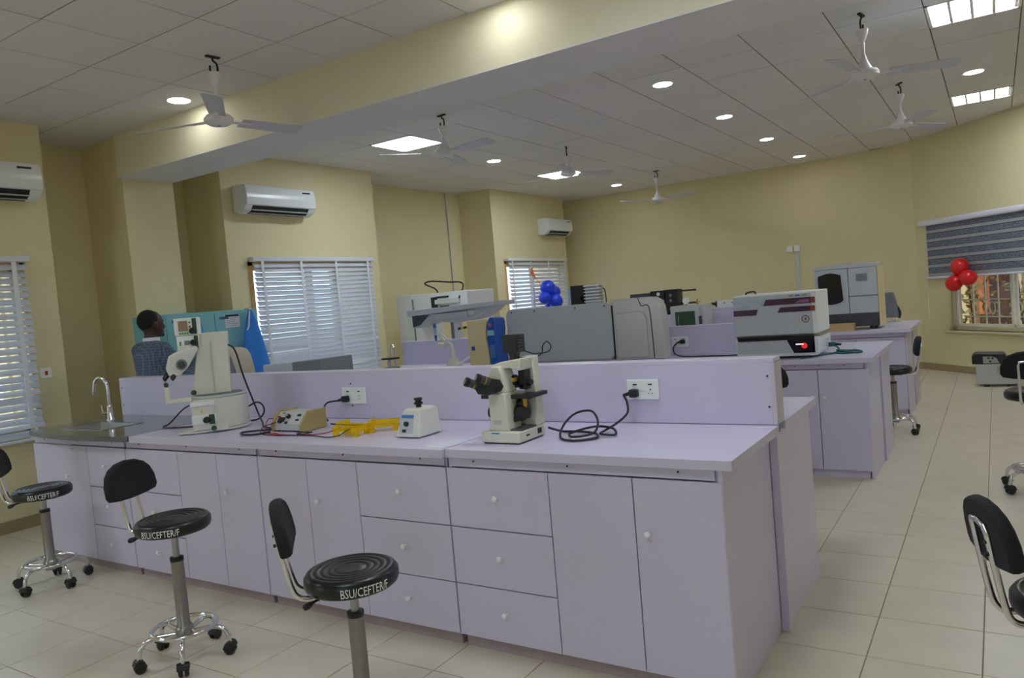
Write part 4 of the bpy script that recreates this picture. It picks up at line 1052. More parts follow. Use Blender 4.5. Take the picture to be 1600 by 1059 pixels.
# beige unit with blue curved front
bu = Thing('water_unit', 'beige unit with blue rounded front beside grey machine', 'water unit', (-4.27, 6.18, .92))
bu.part('body', MB().prism([(-4.44,b0),(-4.20,b0),(-4.205,1.10),(-4.225,1.2),(-4.22,1.30),(-4.20,1.38),(-4.22,1.405),(-4.44,1.395)], 'y', 6.08, 6.26), 'beige', bevel=.006)
bf = bu.part('blue_front', MB().loft([[(x, y, z) for x, y in ((xa,6.09),(xb-.01,6.065),(xb,6.10),(xb,6.24),(xa,6.25))] for xa, xb, z in ((-4.20,-4.075,b0+.02),(-4.195,-4.08,1.0),(-4.20,-4.09,1.10),(-4.215,-4.10,1.2),(-4.21,-4.085,1.30),(-4.195,-4.085,1.37),(-4.18,-4.10,1.405),(-4.165,-4.12,1.415))]), 'blueplastic', bevel=.006)
bu.part('window', MB().box(-4.185, -4.11, 6.05, 6.085, 1.24, 1.29), 'paleblue', parent=bf)
bu.part('red_mark', MB().box(-4.165, -4.13, 6.055, 6.083, 1.325, 1.36), 'plumlight', parent=bf)
bu.part('tank_face', MB().box(-4.17, -4.115, 6.06, 6.085, 1.02, 1.15), 'bluelabel', parent=bf)
bu.part('drip_base', MB().box(-4.21, -4.075, 6.055, 6.25, b0, b0+.022), 'ochre')
bu.part('label', MB().box(-4.41, -4.36, 6.078, 6.081, 1.26, 1.30), 'cream'); bu.part('label', MB().box(-4.405, -4.365, 6.078, 6.081, 1.10, 1.14), 'blueplastic')
# white instrument with plum windows
wi = Thing('thermal_instrument', 'white boxy instrument with plum stripes and red display', 'instrument', (-1.49, 6.4, .92))
X0, X1, Ya, Yb = -1.80, -1.165, 6.12, 6.60
wi.part('lower_body', MB().prism([(X0+.01,b0+.02),(X1-.02,b0+.02),(X1,b0+.06),(X1,1.085),(X0,1.085),(X0,b0+.05)], 'y', Ya, Yb), 'white', bevel=.005)
wi.part('foot_rail', MB().box(X0+.06, X1-.06, Ya+.03, Yb-.03, b0, b0+.024), 'blackp')
wi.part('taupe_band', MB().box(X0+.003, X1+.004, Ya+.02, Yb+.01, 1.085, 1.108), 'taupe')
wi.part('upper_body', MB().box(X0, X1, Ya, Yb, 1.108, 1.438), 'white', bevel=.008, seg=3)
fp = wi.part('front_fascia', MB().box(X0+.001, X1-.035, Ya-.006, Ya, 1.112, 1.425), 'grey', bevel=.002)
wi.part('lower_fascia', MB().prism([(X0+.008,b0+.045),(X1-.20,b0+.045),(X1-.245,1.06),(X0+.008,1.06)], 'y', Ya-.006, Ya), 'grey')
def wst(name, pts, m_): return wi.part(name, MB().prism(pts, 'y', Ya-.012, Ya-.003), m_, parent=fp)
def para(a, b, z0, z1, sl=.022): return [(a, z0), (b, z0), (b, z1), (a+sl, z1)]
wst('plum_window', para(X0+.24, X1-.04, 1.345, 1.392), 'plum'); wst('plum_window', para(X0+.345, X1-.045, 1.285, 1.325), 'plum')
wst('plum_window', [(X0+.002,1.275),(X0+.18,1.275),(X0+.195,1.32),(X0+.002,1.32)], 'plum')
wi.part('window_glint', MB().prism([(X1-.16,1.352),(X1-.05,1.352),(X1-.05,1.378),(X1-.11,1.378)], 'y', Ya-.0125, Ya-.0119), 'plumlight', parent=fp)  # glint painted as a paler shape on the dark window
wi.part('corner_window', MB().box(X1-.04, X1-.008, Ya-.011, Ya+.01, 1.345, 1.392), 'rust'); wi.part('corner_window', MB().box(X1-.045, X1-.012, Ya-.011, Ya+.01, 1.285, 1.325), 'rust')
for a, z in ((.0, 1.375), (.13, 1.375), (.06, 1.34)): wst('blue_dash', para(X0+a, X0+a+.075, z, z+.014, .008), 'paleblue')
wst('blue_dash', para(X0+.215, X0+.24, 1.345, 1.392), 'paleblue')
for k in range(3): wst('logo_block', [(X1-.20+k*.05,1.405),(X1-.165+k*.05,1.405),(X1-.165+k*.05,1.416),(X1-.20+k*.05,1.416)], 'taupe' if k != 1 else 'bluelabel')
rg = MB().tube([(X1-.085+.026*math.cos(R(a)), Ya-.008, 1.225+.026*math.sin(R(a))) for a in range(0,360,18)], .003, 6, closed=True); wi.part('round_mark', rg, 'rust', parent=fp)
for s in (-1, 1): wi.part('cross_mark', MB().box(-.012,.012,-.002,.002,-.002,.002).xf(Matrix.Translation((X1-.085, Ya-.007, 1.225)) @ Matrix.Rotation(R(45*s), 4, 'Y')), 'ink', parent=fp)
wi.part('black_strip', MB().box(X0+.02, X1-.03, Ya-.011, Ya, 1.068, 1.10), 'blackgl')
bz = wi.part('display_bezel', MB().prism([(X1-.235,1.07),(X1-.03,1.07),(X1-.03,.965),(X1-.185,.965)], 'y', Ya-.012, Ya), 'blackgl')
wi.part('screen', MB().box(X1-.17, X1-.045, Ya-.0135, Ya-.011, .975, 1.06), 'screen', parent=bz)
wi.part('red_figure', MB().lathe([(.022,0),(.022,.0015)], (0,0,0), 20, axis='y').xf(Matrix.Translation((X1-.105, Ya-.015, 1.02))), 'redglow', parent=bz)
wi.part('white_bar', MB().box(X1-.168, X1-.11, Ya-.016, Ya-.0135, 1.028, 1.037), 'whiteglow', parent=bz)
for k in range(4): wi.part('side_vent', MB().box(X1, X1+.003, Yb-.20, Yb-.06, .985+.016*k, .992+.016*k), 'lightgrey')
wi.part('top_handle', MB().tube(spline([(X0+.03,6.4,1.437),(X0+.04,6.4,1.455),(X0+.10,6.4,1.46),(X0+.11,6.4,1.437)], 4), .007, 8), 'blackp')
cable('coiled green mains lead beside the white instrument', [(-1.155,6.50,.985),(-1.10,6.48,.97),(-1.08,6.45,.94),(-1.10,6.40,.927),(-1.02,6.36,.926),(-.93,6.42,.927),(-.95,6.52,.928),(-1.05,6.54,.932),(-1.10,6.46,.945),(-1.04,6.38,.94),(-.95,6.36,.93),(-.91,6.42,.93),(-.98,6.50,.935),(-1.08,6.42,.928),(-1.16,6.30,.926),(-1.22,6.2,.926),(-1.3,6.10,.926)], .007, 'cablegreen')
t = Thing('power_plug', 'green cable plug pushed into side of the white instrument', 'plug', (-1.14, 6.5, .97)); t.part('body', MB().box(-1.163,-1.115,6.475,6.525,.972,1.005), 'cablegreen', bevel=.005); t.part('grip', MB().cyl((-1.118,6.5,.988), (-1.07,6.49,.985), .011, .008, n=10), 'plug')
# pipette stand with blue pipette and white hose
ps = Thing('pipette_stand', 'cream articulated stand holding a blue pipette', 'pipette stand', (-4.87, 6.38, .92))
ps.part('cone_base', MB().lathe([(.085,b0),(.085,b0+.012),(.05,b0+.06),(.028,b0+.095),(.02,b0+.10)], (-4.87,6.38,0), 22), 'cream')
ps.part('curved_post', MB().tube(spline([(-4.87,6.38,b0+.08),(-4.875,6.38,b0+.18),(-4.90,6.38,b0+.24),(-4.97,6.38,b0+.26),(-5.02,6.38,b0+.31),(-5.03,6.38,b0+.36)], 6), [.022-.0003*i for i in range(31)], 12), 'cream')
ps.part('arm', MB().tube(spline([(-5.03,6.38,b0+.35),(-4.98,6.38,b0+.33),(-4.93,6.38,b0+.29)], 5), .01, 8), 'ivory')
ps.part('holder', MB().lathe([(.03,b0+.20),(.05,b0+.21),(.05,b0+.25),(.03,b0+.262)], (-5.0,6.36,0), 18), 'ivory')
pp = ps.part('pipette', MB().tube([(-5.065,6.36,b0+.28),(-5.065,6.36,b0+.32),(-5.07,6.36,b0+.44),(-5.07,6.36,b0+.47)], [.008,.014,.017,.012], 12), 'blueplastic')
ps.part('pipette_grip', MB().tube([(-5.067,6.36,b0+.34),(-5.07,6.36,b0+.42)], [.0165,.0185], 12), 'paleblue', parent=pp)
cable('white hose curving over second bench by the stand', [(-5.55,6.3,b0+.012),(-5.25,6.33,b0+.012),(-4.95,6.22,b0+.012),(-4.78,6.26,b0+.012),(-4.66,6.34,b0+.08),(-4.56,6.40,b0+.16),(-4.46,6.42,b0+.19),(-4.36,6.42,b0+.16)], .012, 'hose', name='hose')
cable('white hose lying flat beside the beige unit', [(-4.70,6.3,b0+.011),(-4.6,6.32,b0+.012),(-4.5,6.33,b0+.02),(-4.45,6.33,b0+.05)], .011, 'hose', name='hose')
rs = Thing('rod_stand', 'chrome rod stand with black shelf at left bench end', 'stand', (-5.74, 6.38, .92))
rs.part('foot', MB().box(-5.83,-5.66,6.32,6.46,b0,b0+.012), 'blackp', bevel=.003)
for x in (-5.76, -5.70): rs.part('rod', MB().cyl((x,6.39,b0+.01), (x,6.39,b0+.23), .008, n=10), 'chrome')
rs.part('rod_bow', MB().tube(spline([(-5.76,6.39,b0+.22),(-5.755,6.39,b0+.25),(-5.73,6.39,b0+.262),(-5.705,6.39,b0+.25),(-5.70,6.39,b0+.22)], 4), .008, 8), 'chrome')
rs.part('shelf', MB().box(-5.845,-5.68,6.33,6.45,b0+.10,b0+.12), 'blackp', bevel=.003)
rs.part('bottle', MB().lathe([(.025,b0+.012),(.025,b0+.07),(.012,b0+.085),(.012,b0+.098)], (-5.79,6.39,0), 14), 'cream')

# grey wing-shaped instrument on the far half of the second bench
wg = Thing('imaging_arm', 'grey wing-shaped instrument raised on a white post', 'instrument', (-5.2, 7.1, .92))
wg.part('foot', MB().box(-5.45,-5.15,6.95,7.3,b0,b0+.04), 'white', bevel=.005)
wg.part('post', MB().box(-5.345,-5.275,7.06,7.14,b0+.04,1.50), 'white', bevel=.006)
wg.part('dark_column', MB().box(-5.42,-5.36,7.10,7.16,b0+.04,1.42), 'midgrey', bevel=.004)
wg.part('top_board', MB().prism([(-5.90,1.475),(-4.66,1.525),(-4.655,1.575),(-5.90,1.545)], 'y', 6.9, 7.35), 'grey', bevel=.004)
wg.part('wing', MB().prism([(-5.88,1.475),(-5.88,1.33),(-5.74,1.36),(-5.62,1.40),(-5.25,1.365),(-4.98,1.395),(-4.85,1.45),(-4.75,1.52)], 'y', 6.97, 7.3), 'lightgrey', bevel=.006)
wg.part('shadow_panel', MB().prism([(-5.875,1.475),(-5.875,1.345),(-5.77,1.365),(-5.62,1.478)], 'y', 6.96, 6.972), 'darkgrey')  # shade under the top board, painted as a dark sheet
wg.part('front_box', MB().box(-5.58, -5.05, 6.93, 6.972, 1.415, 1.485), 'lightgrey', bevel=.004)
wg.part('label', MB().box(-5.28,-5.17,6.926,6.931,1.43,1.465), 'grey'); wg.part('label', MB().box(-5.04,-4.95,6.94,6.972,1.44,1.49), 'ivory')
for x in (-5.6, -5.3, -5.05, -4.8): wg.part('bolt', MB().lathe([(.011,0),(.011,.012)], (0,0,0), 10, axis='y').xf(Matrix.Translation((x, 6.945, 1.50+.04*(x+5.6)))), 'blackp')
tp = MB(); 
tapeo = Thing('hazard_tape', 'black and yellow hazard tape strung behind the divider', 'tape', (-5.05, 7.04, 1.27))
for k in range(8):
    a = -5.27+k*.042
    tapeo.part('stripe', MB().prism([(a,1.275+.004*k),(a+.042,1.279+.004*k),(a+.05,1.308+.004*k),(a+.008,1.304+.004*k)], 'y', 7.03, 7.036), 'yellowtape' if k % 2 else 'blackp')
# white floor-standing frame instrument by the wall recess
hf = Thing('frame_instrument', 'tall white frame instrument by the wall recess', 'instrument', (-6.5, 8.4, 0))
hf.part('base_unit', MB().box(-7.12,-5.92,8.12,8.78,0,.92), 'white', bevel=.01)
lp = hf.part('left_pillar', MB().box(-7.12,-6.82,8.12,8.78,.92,1.765), 'white', bevel=.015, seg=3)
hf.part('pillar_seam', MB().box(-6.826,-6.815,8.11,8.13,.93,1.70), 'midgrey', parent=lp)
hf.part('right_pillar', MB().box(-6.0,-5.92,8.5,8.78,.92,1.5), 'white', bevel=.01)
tb_ = hf.part('top_box', MB().box(-6.82,-5.90,8.14,8.78,1.47,1.755), 'white', bevel=.012, seg=3)
hf.part('front_cover', MB().box(-6.42,-6.02,8.10,8.14,1.60,1.66), 'ivory', parent=tb_, bevel=.004)
hf.part('dark_slot', MB().box(-6.5,-6.40,8.125,8.142,1.54,1.70), 'blackp', parent=tb_); hf.part('dark_slot', MB().box(-6.40,-6.2,8.13,8.142,1.68,1.705), 'blackp', parent=tb_); hf.part('dark_slot', MB().box(-6.36,-6.2,8.13,8.142,1.55,1.575), 'blackp', parent=tb_)
hf.part('cable_loop', MB().tube(spline([(-6.58,8.4,1.755),(-6.61,8.38,1.82),(-6.72,8.3,1.90),(-6.6,8.3,1.925),(-6.3,8.3,1.89),(-6.1,8.3,1.87),(-6.03,8.25,1.80),(-6.02,8.12,1.66)], 6), .011, 8), 'cableblack')

# ================================================================== THIRD BENCH INSTRUMENTS
ga = Thing('gas_analyser', 'tall grey analyser with dark curved window on third bench', 'analyser', (-1.4, 9.25, .92))
X0, X1, Ya, Yb = -1.72, -1.085, 9.0, 9.42
ga.part('base_band', MB().box(X0+.0, X1, Ya, Yb, .955, 1.10), 'darkgrey', bevel=.006)
for x in (X0+.08, X1-.08):
    for y in (Ya+.06, Yb-.06): ga.part('foot', MB().lathe([(.025,b0),(.025,.957)], (x,y,0), 12), 'blackp')
ga.part('left_door', MB().box(X0, X0+.345, Ya, Yb, 1.10, 1.60), 'grey', bevel=.006)
ga.part('upper_right_panel', MB().box(X0+.35, X1, Ya, Yb, 1.29, 1.60), 'grey', bevel=.006)
ga.part('lower_right_panel', MB().box(X0+.35, X1, Ya, Yb, 1.10, 1.284), 'grey', bevel=.006)
ga.part('top_cover', MB().prism([(X0-.005,1.60),(X1+.005,1.60),(X1+.005,1.64),(X0+.35,1.655),(X0-.005,1.635)], 'y', Ya-.01, Yb), 'lightgrey', bevel=.006)
ga.part('dark_window', MB().prism([(X0+.04,1.25)]+[(X0+.04+.25*f_/8, 1.24-.028*math.sin(math.pi*f_/8)) for f_ in range(1,8)]+[(X0+.29,1.25),(X0+.275,1.53)]+[(X0+.275-.235*f_/8, 1.53+.028*math.sin(math.pi*f_/8)) for f_ in range(1,8)]+[(X0+.04,1.53)], 'y', Ya-.012, Ya+.002), 'blackgl')
ga.part('display', MB().box(X0+.43, X0+.54, Ya-.006, Ya+.002, 1.45, 1.53), 'midgrey')
ga.part('side_board', MB().box(X1+.001, X1+.022, Ya+.02, Yb, .955, 1.60), 'beige', bevel=.003)
gs = Thing('office_screen', 'small grey angled screen behind the tall analyser', 'screen', (-1.0, 9.95, .92))
gs.part('foot', MB().lathe([(.08,b0),(.08,b0+.012),(.02,b0+.02),(.018,b0+.1)], (-1.05,9.96,0), 18), 'chrome')
gs.part('shell', MB().prism([(-1.17,b0+.06),(-.985,b0+.06),(-1.0,b0+.24),(-1.03,b0+.36),(-1.17,b0+.36)], 'y', 9.9, 9.96), 'midgrey', bevel=.01)
gs.part('edge', MB().tube(spline([(-.985,9.93,b0+.05),(-.975,9.93,b0+.12),(-1.01,9.93,b0+.2)], 5), .015, 8), 'blackp')
cb_ = Thing('cardboard_box', 'open beige cardboard tray beside the white instrument', 'box', (-1.46, 8.95, .92))
for q_ in ((-1.62,-1.32,8.86,8.868,b0,b0+.08),(-1.62,-1.32,8.97,8.978,b0,b0+.08),(-1.62,-1.612,8.868,8.97,b0,b0+.08),(-1.328,-1.32,8.868,8.97,b0,b0+.08),(-1.612,-1.328,8.868,8.97,b0,b0+.006)): cb_.part('side', MB().box(*q_), 'cardboard')
ov = Thing('vacuum_oven', 'small grey vacuum oven with gauge on third bench', 'oven', (-3.24, 9.2, .92))
ov.part('cabinet', MB().box(-3.455,-3.035,9.06,9.42,.94,1.315), 'lightgrey', bevel=.006)
od = ov.part('door', MB().box(-3.43,-3.08,9.035,9.06,1.0,1.285), 'lightgrey', bevel=.004)
ov.part('window', MB().box(-3.385,-3.135,9.028,9.037,1.03,1.245), 'darkgreen', parent=od)
ov.part('latch', MB().box(-3.085,-3.055,9.02,9.06,1.08,1.18), 'darkgrey', parent=od, bevel=.004)
ov.part('shelf_rod', MB().tube(spline([(-3.34,9.025,1.2),(-3.34,9.025,1.08),(-3.30,9.025,1.06),(-3.17,9.025,1.06)], 4), .006, 6), 'steel', parent=od)
ov.part('plinth', MB().box(-3.43,-3.06,9.08,9.40,b0,.942), 'darkgrey')
ov.part('gauge', MB().lathe([(.042,0),(.042,.03),(.038,.034)], (0,0,0), 20, axis='y').xf(Matrix.Translation((-3.27,9.15,1.375)) @ Matrix.Rotation(math.pi, 4, 'Z')), 'plate'); ov.part('gauge_stem', MB().cyl((-3.27,9.14,1.31), (-3.27,9.14,1.335), .01, n=10), 'brass')
ov.part('valve', MB().tube([(-3.13,9.15,1.31),(-3.13,9.15,1.375)], .008, 8), 'brass'); ov.part('valve_lever', MB().box(-3.15,-3.09,9.14,9.16,1.345,1.355), 'brass'); ov.part('valve_cap', MB().lathe([(.014,1.375),(.014,1.388)], (-3.13,9.15,0), 10), 'brass')
bs_ = Thing('lavender_shelf', 'lavender box shelf standing on third bench', 'shelf', (-2.93, 9.75, .92))
bs_.part('box', MB().box(-3.22,-2.62,9.62,9.95,b0,1.24), 'lav', bevel=.003); bs_.part('recess', MB().box(-3.15,-2.69,9.612,9.622,.97,1.19), 'lavedge')
wq = Thing('bench_meter', 'small white meter with black nozzle on lavender shelf', 'meter', (-2.9, 9.75, 1.24))
wq.part('body', MB().box(-3.05,-2.66,9.66,9.9,1.2405,1.33), 'white', bevel=.006); wq.part('collar', MB().lathe([(.04,0),(.04,.03)], (0,0,0), 16, axis='x').xf(Matrix.Translation((-3.08,9.72,1.29))), 'blackp')
wq.part('nozzle', MB().tube(spline([(-3.08,9.72,1.29),(-3.14,9.7,1.30),(-3.19,9.68,1.27)], 4), .02, 10, r_end=.012), 'blackp')
for k in range(2): wq.part('button', MB().lathe([(.008,0),(.008,.004)], (0,0,0), 10, axis='y').xf(Matrix.Translation((-2.95+.1*k,9.655,1.30))), 'darkgrey')
ct = Thing('beige_dish', 'shallow beige dish beside the oven on third bench', 'dish', (-2.75, 9.2, .92))
ct.part('body', MB().lathe([(.07,b0),(.11,b0+.07),(.12,b0+.13),(.112,b0+.13),(.10,b0+.07),(.02,b0+.012)], (-2.75,9.2,0), 22), 'beige')
def bigscope(name, label, x, y, flip):
    t = Thing(name, label, 'apparatus', (x, y, .92)); return t
ap = Thing('optical_apparatus', 'black optical apparatus with side rods behind grey machine', 'apparatus', (-4.0, 9.85, .92))
ap.part('base', MB().box(-4.15,-3.62,9.75,10.05,b0,1.02), 'blackp', bevel=.005)
ap.part('tower', MB().box(-3.82,-3.62,9.8,10.0,1.02,1.53), 'blackp', bevel=.008)
ap.part('head_box', MB().box(-4.30,-3.82,9.78,10.0,1.42,1.505), 'darkgrey', bevel=.005)
ap.part('bracket', MB().box(-4.0,-3.8,9.77,10.01,1.40,1.525), 'blackp', bevel=.005)
for z in (1.50, 1.33): ap.part('side_rod', MB().tube([(-3.63,9.9,z),(-3.42,9.9,z),(-3.40,9.9,z)], [.012,.012,.018], 8), 'blackp')
for z in (1.45, 1.38, 1.26, 1.16): ap.part('dial', MB().lathe([(.02,0),(.02,.012)], (0,0,0), 12, axis='y').xf(Matrix.Translation((-3.72,9.79,z))), 'taupe')
ap.part('lamp_dot', MB().lathe([(.025,0),(.025,.01)], (0,0,0), 14, axis='y').xf(Matrix.Translation((-3.88,9.768,1.48))), 'plate')
aq = Thing('finned_instrument', 'instrument with white cooling fins beside the blue balloons', 'instrument', (-5.0, 9.85, .92))
aq.part('stand', MB().box(-5.2,-4.85,9.75,10.0,b0,1.35), 'lightgrey', bevel=.006)
aq.part('pale_edge', MB().box(-5.27,-5.22,9.78,9.98,1.25,1.66), 'paleblue', bevel=.004)
aq.part('black_head', MB().prism([(-5.22,1.35),(-5.04,1.35),(-5.04,1.48),(-5.08,1.52),(-5.02,1.56),(-5.02,1.70),(-5.22,1.70)], 'y', 9.76, 9.98), 'blackp', bevel=.006)
fb = aq.part('fin_core', MB().box(-5.01,-4.80,9.82,9.96,1.42,1.70), 'lightgrey')
for k in range(6): aq.part('fin', MB().box(-5.01,-4.75,9.77,9.99,1.45+.045*k,1.465+.045*k), 'white', parent=fb)
aq.part('wire', MB().tube(spline([(-4.8,9.85,1.64),(-4.72,9.85,1.62),(-4.70,9.85,1.5),(-4.71,9.85,1.36)], 5), .008, 6), 'blackp')

# ================================================================== FLOOR EQUIPMENT, RIGHT
pu = Thing('floor_pump', 'pale grey floor unit standing before the angled wall', 'floor unit', (-.08, 11.1, 0))
pu.part('case', MB().prism([(-.245,.03),(.17,.03),(.17,.28),(-.27,.28),(-.27,.05)], 'y', 10.95, 11.3), 'lightgrey', bevel=.008)
pu.part('panel', MB().box(-.05,.10,10.94,10.951,.17,.25), 'warmgrey'); pu.part('warning_label', MB().box(.05,.10,10.94,10.951,.105,.135), 'yellowtape')
pu.part('seam', MB().box(-.265,.17,10.945,10.951,.15,.154), 'grey')
for x in (-.16, .08): pu.part('foot', MB().lathe([(.03,0),(.03,.06),(.02,.07)], (x,10.99,0), 14), 'darkgrey')
for x in (-.16, .08): pu.part('foot', MB().lathe([(.03,0),(.03,.035)], (x,11.25,0), 14), 'darkgrey')
bt = Thing('black_module', 'black module with grey face lying on the floor unit', 'module', (-.13, 11.1, .28))
bt.part('body', MB().prism([(-.31,.29),(-.29,.282),(.06,.282),(.06,.36),(.03,.40),(-.27,.41),(-.31,.38)], 'y', 10.96, 11.28), 'blackp', bevel=.008)
bt.part('face', MB().prism([(-.19,.292),(-.02,.292),(-.05,.355),(-.10,.375),(-.19,.375)], 'y', 10.95, 10.962), 'warmgrey')
for x, z in ((-.13,.355),(-.09,.355),(-.115,.315)): bt.part('jack', MB().lathe([(.012,0),(.012,.006)], (0,0,0), 12, axis='y').xf(Matrix.Translation((x,10.945,z))), 'blackp')

# ================================================================== BALLOONS
def balloon(label, c, r, m_, tail, group):
    t = Thing('balloon', label, 'balloon', (c[0], c[1], c[2]-r), group)
    C_ = Vector(c); d = (Vector(tail)-C_).normalized()
    b = MB(); prof = [(max(.0005, math.sin(math.pi*i/16)), -math.cos(math.pi*i/16)) for i in range(17)]
    prof = [(p*r, z*r*(1.0 if z < 0 else 1.12)) for p, z in prof]
    b.lathe(prof, n=24); q_ = Vector((0,0,1)).rotation_difference(d)
    b.xf(Matrix.Translation(C_) @ q_.to_matrix().to_4x4())
    t.part('skin', b, m_)
    t.part('knot', MB().tube([C_+d*r*1.09, C_+d*r*1.16, C_+d*r*1.22], [.004,.01,.014], 10), m_)
bc = (-6.66, 11.66, 1.61)
for lb, o_, r_ in (('top blue balloon of the cluster by the blind', (0,-.03,.13), .135), ('left blue balloon of the cluster by the blind', (.02,-.2,-.04), .11), ('front blue balloon of the cluster by the blind', (.10,.02,-.12), .135), ('right blue balloon of the cluster by the blind', (0,.21,.05), .105), ('lowest blue balloon half hidden by the grey machine', (.02,-.03,-.24), .11), ('rear blue balloon tucked at the right of cluster', (-.05,.2,-.07), .10)):
    balloon(lb, tuple(a+b for a, b in zip(bc, o_)), r_, 'balloonblue', bc, 'blue balloon cluster')
t = Thing('ribbon', 'orange ribbon tying blue balloons to the blind', 'ribbon', (XL+.1, 11.6, 1.6))
t.part('strand', MB().tube(spline([(XL+.09,11.45,2.08),(XL+.10,11.52,1.98),(XL+.11,11.60,1.88),(bc[0]-.08,11.68,1.72),(bc[0],11.75,1.64)], 5), .007, 5), 'orange')
t.part('bow', MB().prism([(11.40,2.02),(11.46,2.12),(11.52,2.0),(11.56,1.93),(11.48,1.97)], 'x', XL+.095, XL+.102), 'orange')
rc_ = Vector((*W(1.06, .17), 1.38))
RI = Matrix(((U.x, NIN.x, 0), (U.y, NIN.y, 0), (0,0,1)))
for lb, o_, r_ in (('top red balloon hanging on the striped blind', (0,0,.125), .115), ('left red balloon below the striped blind', (-.06,.05,-.10), .108), ('right red balloon below the striped blind', (.165,.02,-.035), .108)):
    balloon(lb, tuple(rc_+RI @ Vector(o_)), r_, 'balloonred', tuple(rc_+RI @ Vector((.04,0,0))), 'red balloon cluster')
t = Thing('balloon_tie', 'short string tying the red balloons to the blind', 'string', tuple(rc_))
t.part('strand', MB().tube([tuple(rc_+RI @ Vector((.04,0,.0))), (*W(1.08,.07), 1.45), (*W(1.08,.055), 1.56)], .003, 5), 'tape')

# ================================================================== STOOLS
def make_stool():
    t = Thing('lab_stool', 'x', 'stool', (0,0,0), 'black round-seat lab stools with chrome bases')
    # base parts at floor
    lower, upper = [], []
    col_ = MB().lathe([(.036,.105),(.036,.16),(.029,.17),(.029,.46),(.03,.462),(.03,.475),(.02,.478)], n=20)
    lower.append(t.part('gas_column', col_, 'dullsteel'))
    lower.append(t.part('column_collar', MB().lathe([(.029,.468),(.031,.472),(.031,.488),(.018,.49)], n=20), 'blackp'))
    lower.append(t.part('foot_ring', MB().tube([(.143*math.cos(R(a)), .143*math.sin(R(a)), .150) for a in range(0,360,10)], .0105, 10, closed=True), 'chrome'))
    lower.append(t.part('hub', MB().lathe([(.036,.10),(.042,.11),(.042,.15),(.036,.16)], n=18), 'steel'))
    for k in range(5):
        Mk = Matrix.Rotation(R(72*k), 4, 'Z')
        lg = t.part('leg', MB().tube(spline([(.03,0,.125),(.09,0,.133),(.14,0,.138),(.18,0,.125),(.201,0,.095),(.205,0,.06)], 5), .0115, 10).xf(Mk), 'chrome')
        cz = MB()
        for s in (-1, 1): cz.lathe([(.008,s*.004),(.024,s*.005),(.0265,s*.009),(.0265,s*.017),(.022,s*.022),(.006,s*.023)], (.205,0,.0265), 16, axis='y')
        t.part('castor', cz.xf(Mk), 'blackp', parent=lg)
        t.part('castor_hood', MB().prism([(.175,.028),(.188,.055),(.205,.066),(.225,.058),(.235,.036),(.227,.034),(.205,.046),(.188,.03)], 'y', -.027, .027).xf(Mk), 'blackp', parent=lg, bevel=.004)
        lower.append(lg)
    # seat assembly, seat top at z = 0 of the group, moved up per stool
    se = t.part('seat', MB().lathe([(.02,-.064),(.163,-.064),(.174,-.056),(.179,-.040),(.178,-.018),(.168,-.005),(.156,0),(.146,-.0005),(.140,-.0045),(.134,-.001),(.120,-.0015),(.114,-.0055),(.108,-.002),(.094,-.0025),(.088,-.0065),(.082,-.003),(.068,-.0035),(.062,-.0075),(.056,-.004),(.03,-.0055),(.001,-.006)], n=56, sx=.945, sy=.945), 'vinyl')
    upper.append(se)
    upper.append(t.part('seat_plate', MB().prism(rrect(-.085,.085,-.07,.07,.015), 'z', -.076, -.064), 'blackp'))
    upper.append(t.part('piston', MB().cyl((0,0,-.25), (0,0,-.07), .0155, n=14), 'steel'))
    upper.append(t.part('height_lever', MB().tube(spline([(.05,.03,-.072),(.12,.07,-.074),(.15,.09,-.08),(.17,.10,-.086)], 4), [.005]*6+[.006,.009,.011,.012,.012,.011,.008][:7], 8), 'blackp'))
    # backrest on +X side; faces -X
    rods = MB()
    up_l = []
    for s in (-1, 1):
        y = s*.048
        pts = spline([(.07,y,-.070),(.15,y,-.072),(.188,y,-.060),(.207,y,-.02),(.228,y,.09),(.243,y,.185)], 6)
        up_l.append(pts)
    path = up_l[0]+[Vector((.248,-.042,.208)),Vector((.249,0,.214)),Vector((.248,.042,.208))]+list(reversed(up_l[1]))
    upper.append(t.part('back_frame', MB().tube(path, .0098, 10), 'chrome'))
    half = [(-.175,-.085),(-.10,-.096),(0,-.10),(.10,-.096),(.175,-.085),(.193,-.06),(.19,.0),(.168,.055),(.13,.092),(.07,.117),(0,.125),(-.07,.117),(-.13,.092),(-.168,.055),(-.19,.0),(-.193,-.06)]
    rings = []
    for x, s in ((-.022,.80),(-.026,.90),(-.018,.975),(-.004,1.0),(.010,.985),(.016,.93)):
        rings.append([(x-.10*(s*y)**2*2.2*1.0, s*y*.80, s*z*.82) for y, z in half])
    bk = MB().loft(rings); bk.xf(Matrix.Translation((.226,0,.175)) @ Matrix.Rotation(R(9), 4, 'Y'))
    br = t.part('backrest', bk, 'fabric'); upper.append(br)
    for z in (.13, .165): t.part('bolt', MB().cyl((.232,.048,z), (.252,.048,z), .006, n=8), 'blackp', parent=br)
    for o in upper: o['up'] = 1
    return t.o
proto = make_stool()
def lettering(seat, ang):
    vs, fs = text_mesh('BSU/CEFTER/F', .036)
    RR = .1698
    out = []
    for x, y, z in vs:
        a = R(ang)+x*.80/RR
        out.append((RR*math.cos(a), RR*math.sin(a), -.052+y*1.2))
    return out, fs
SEATS = []
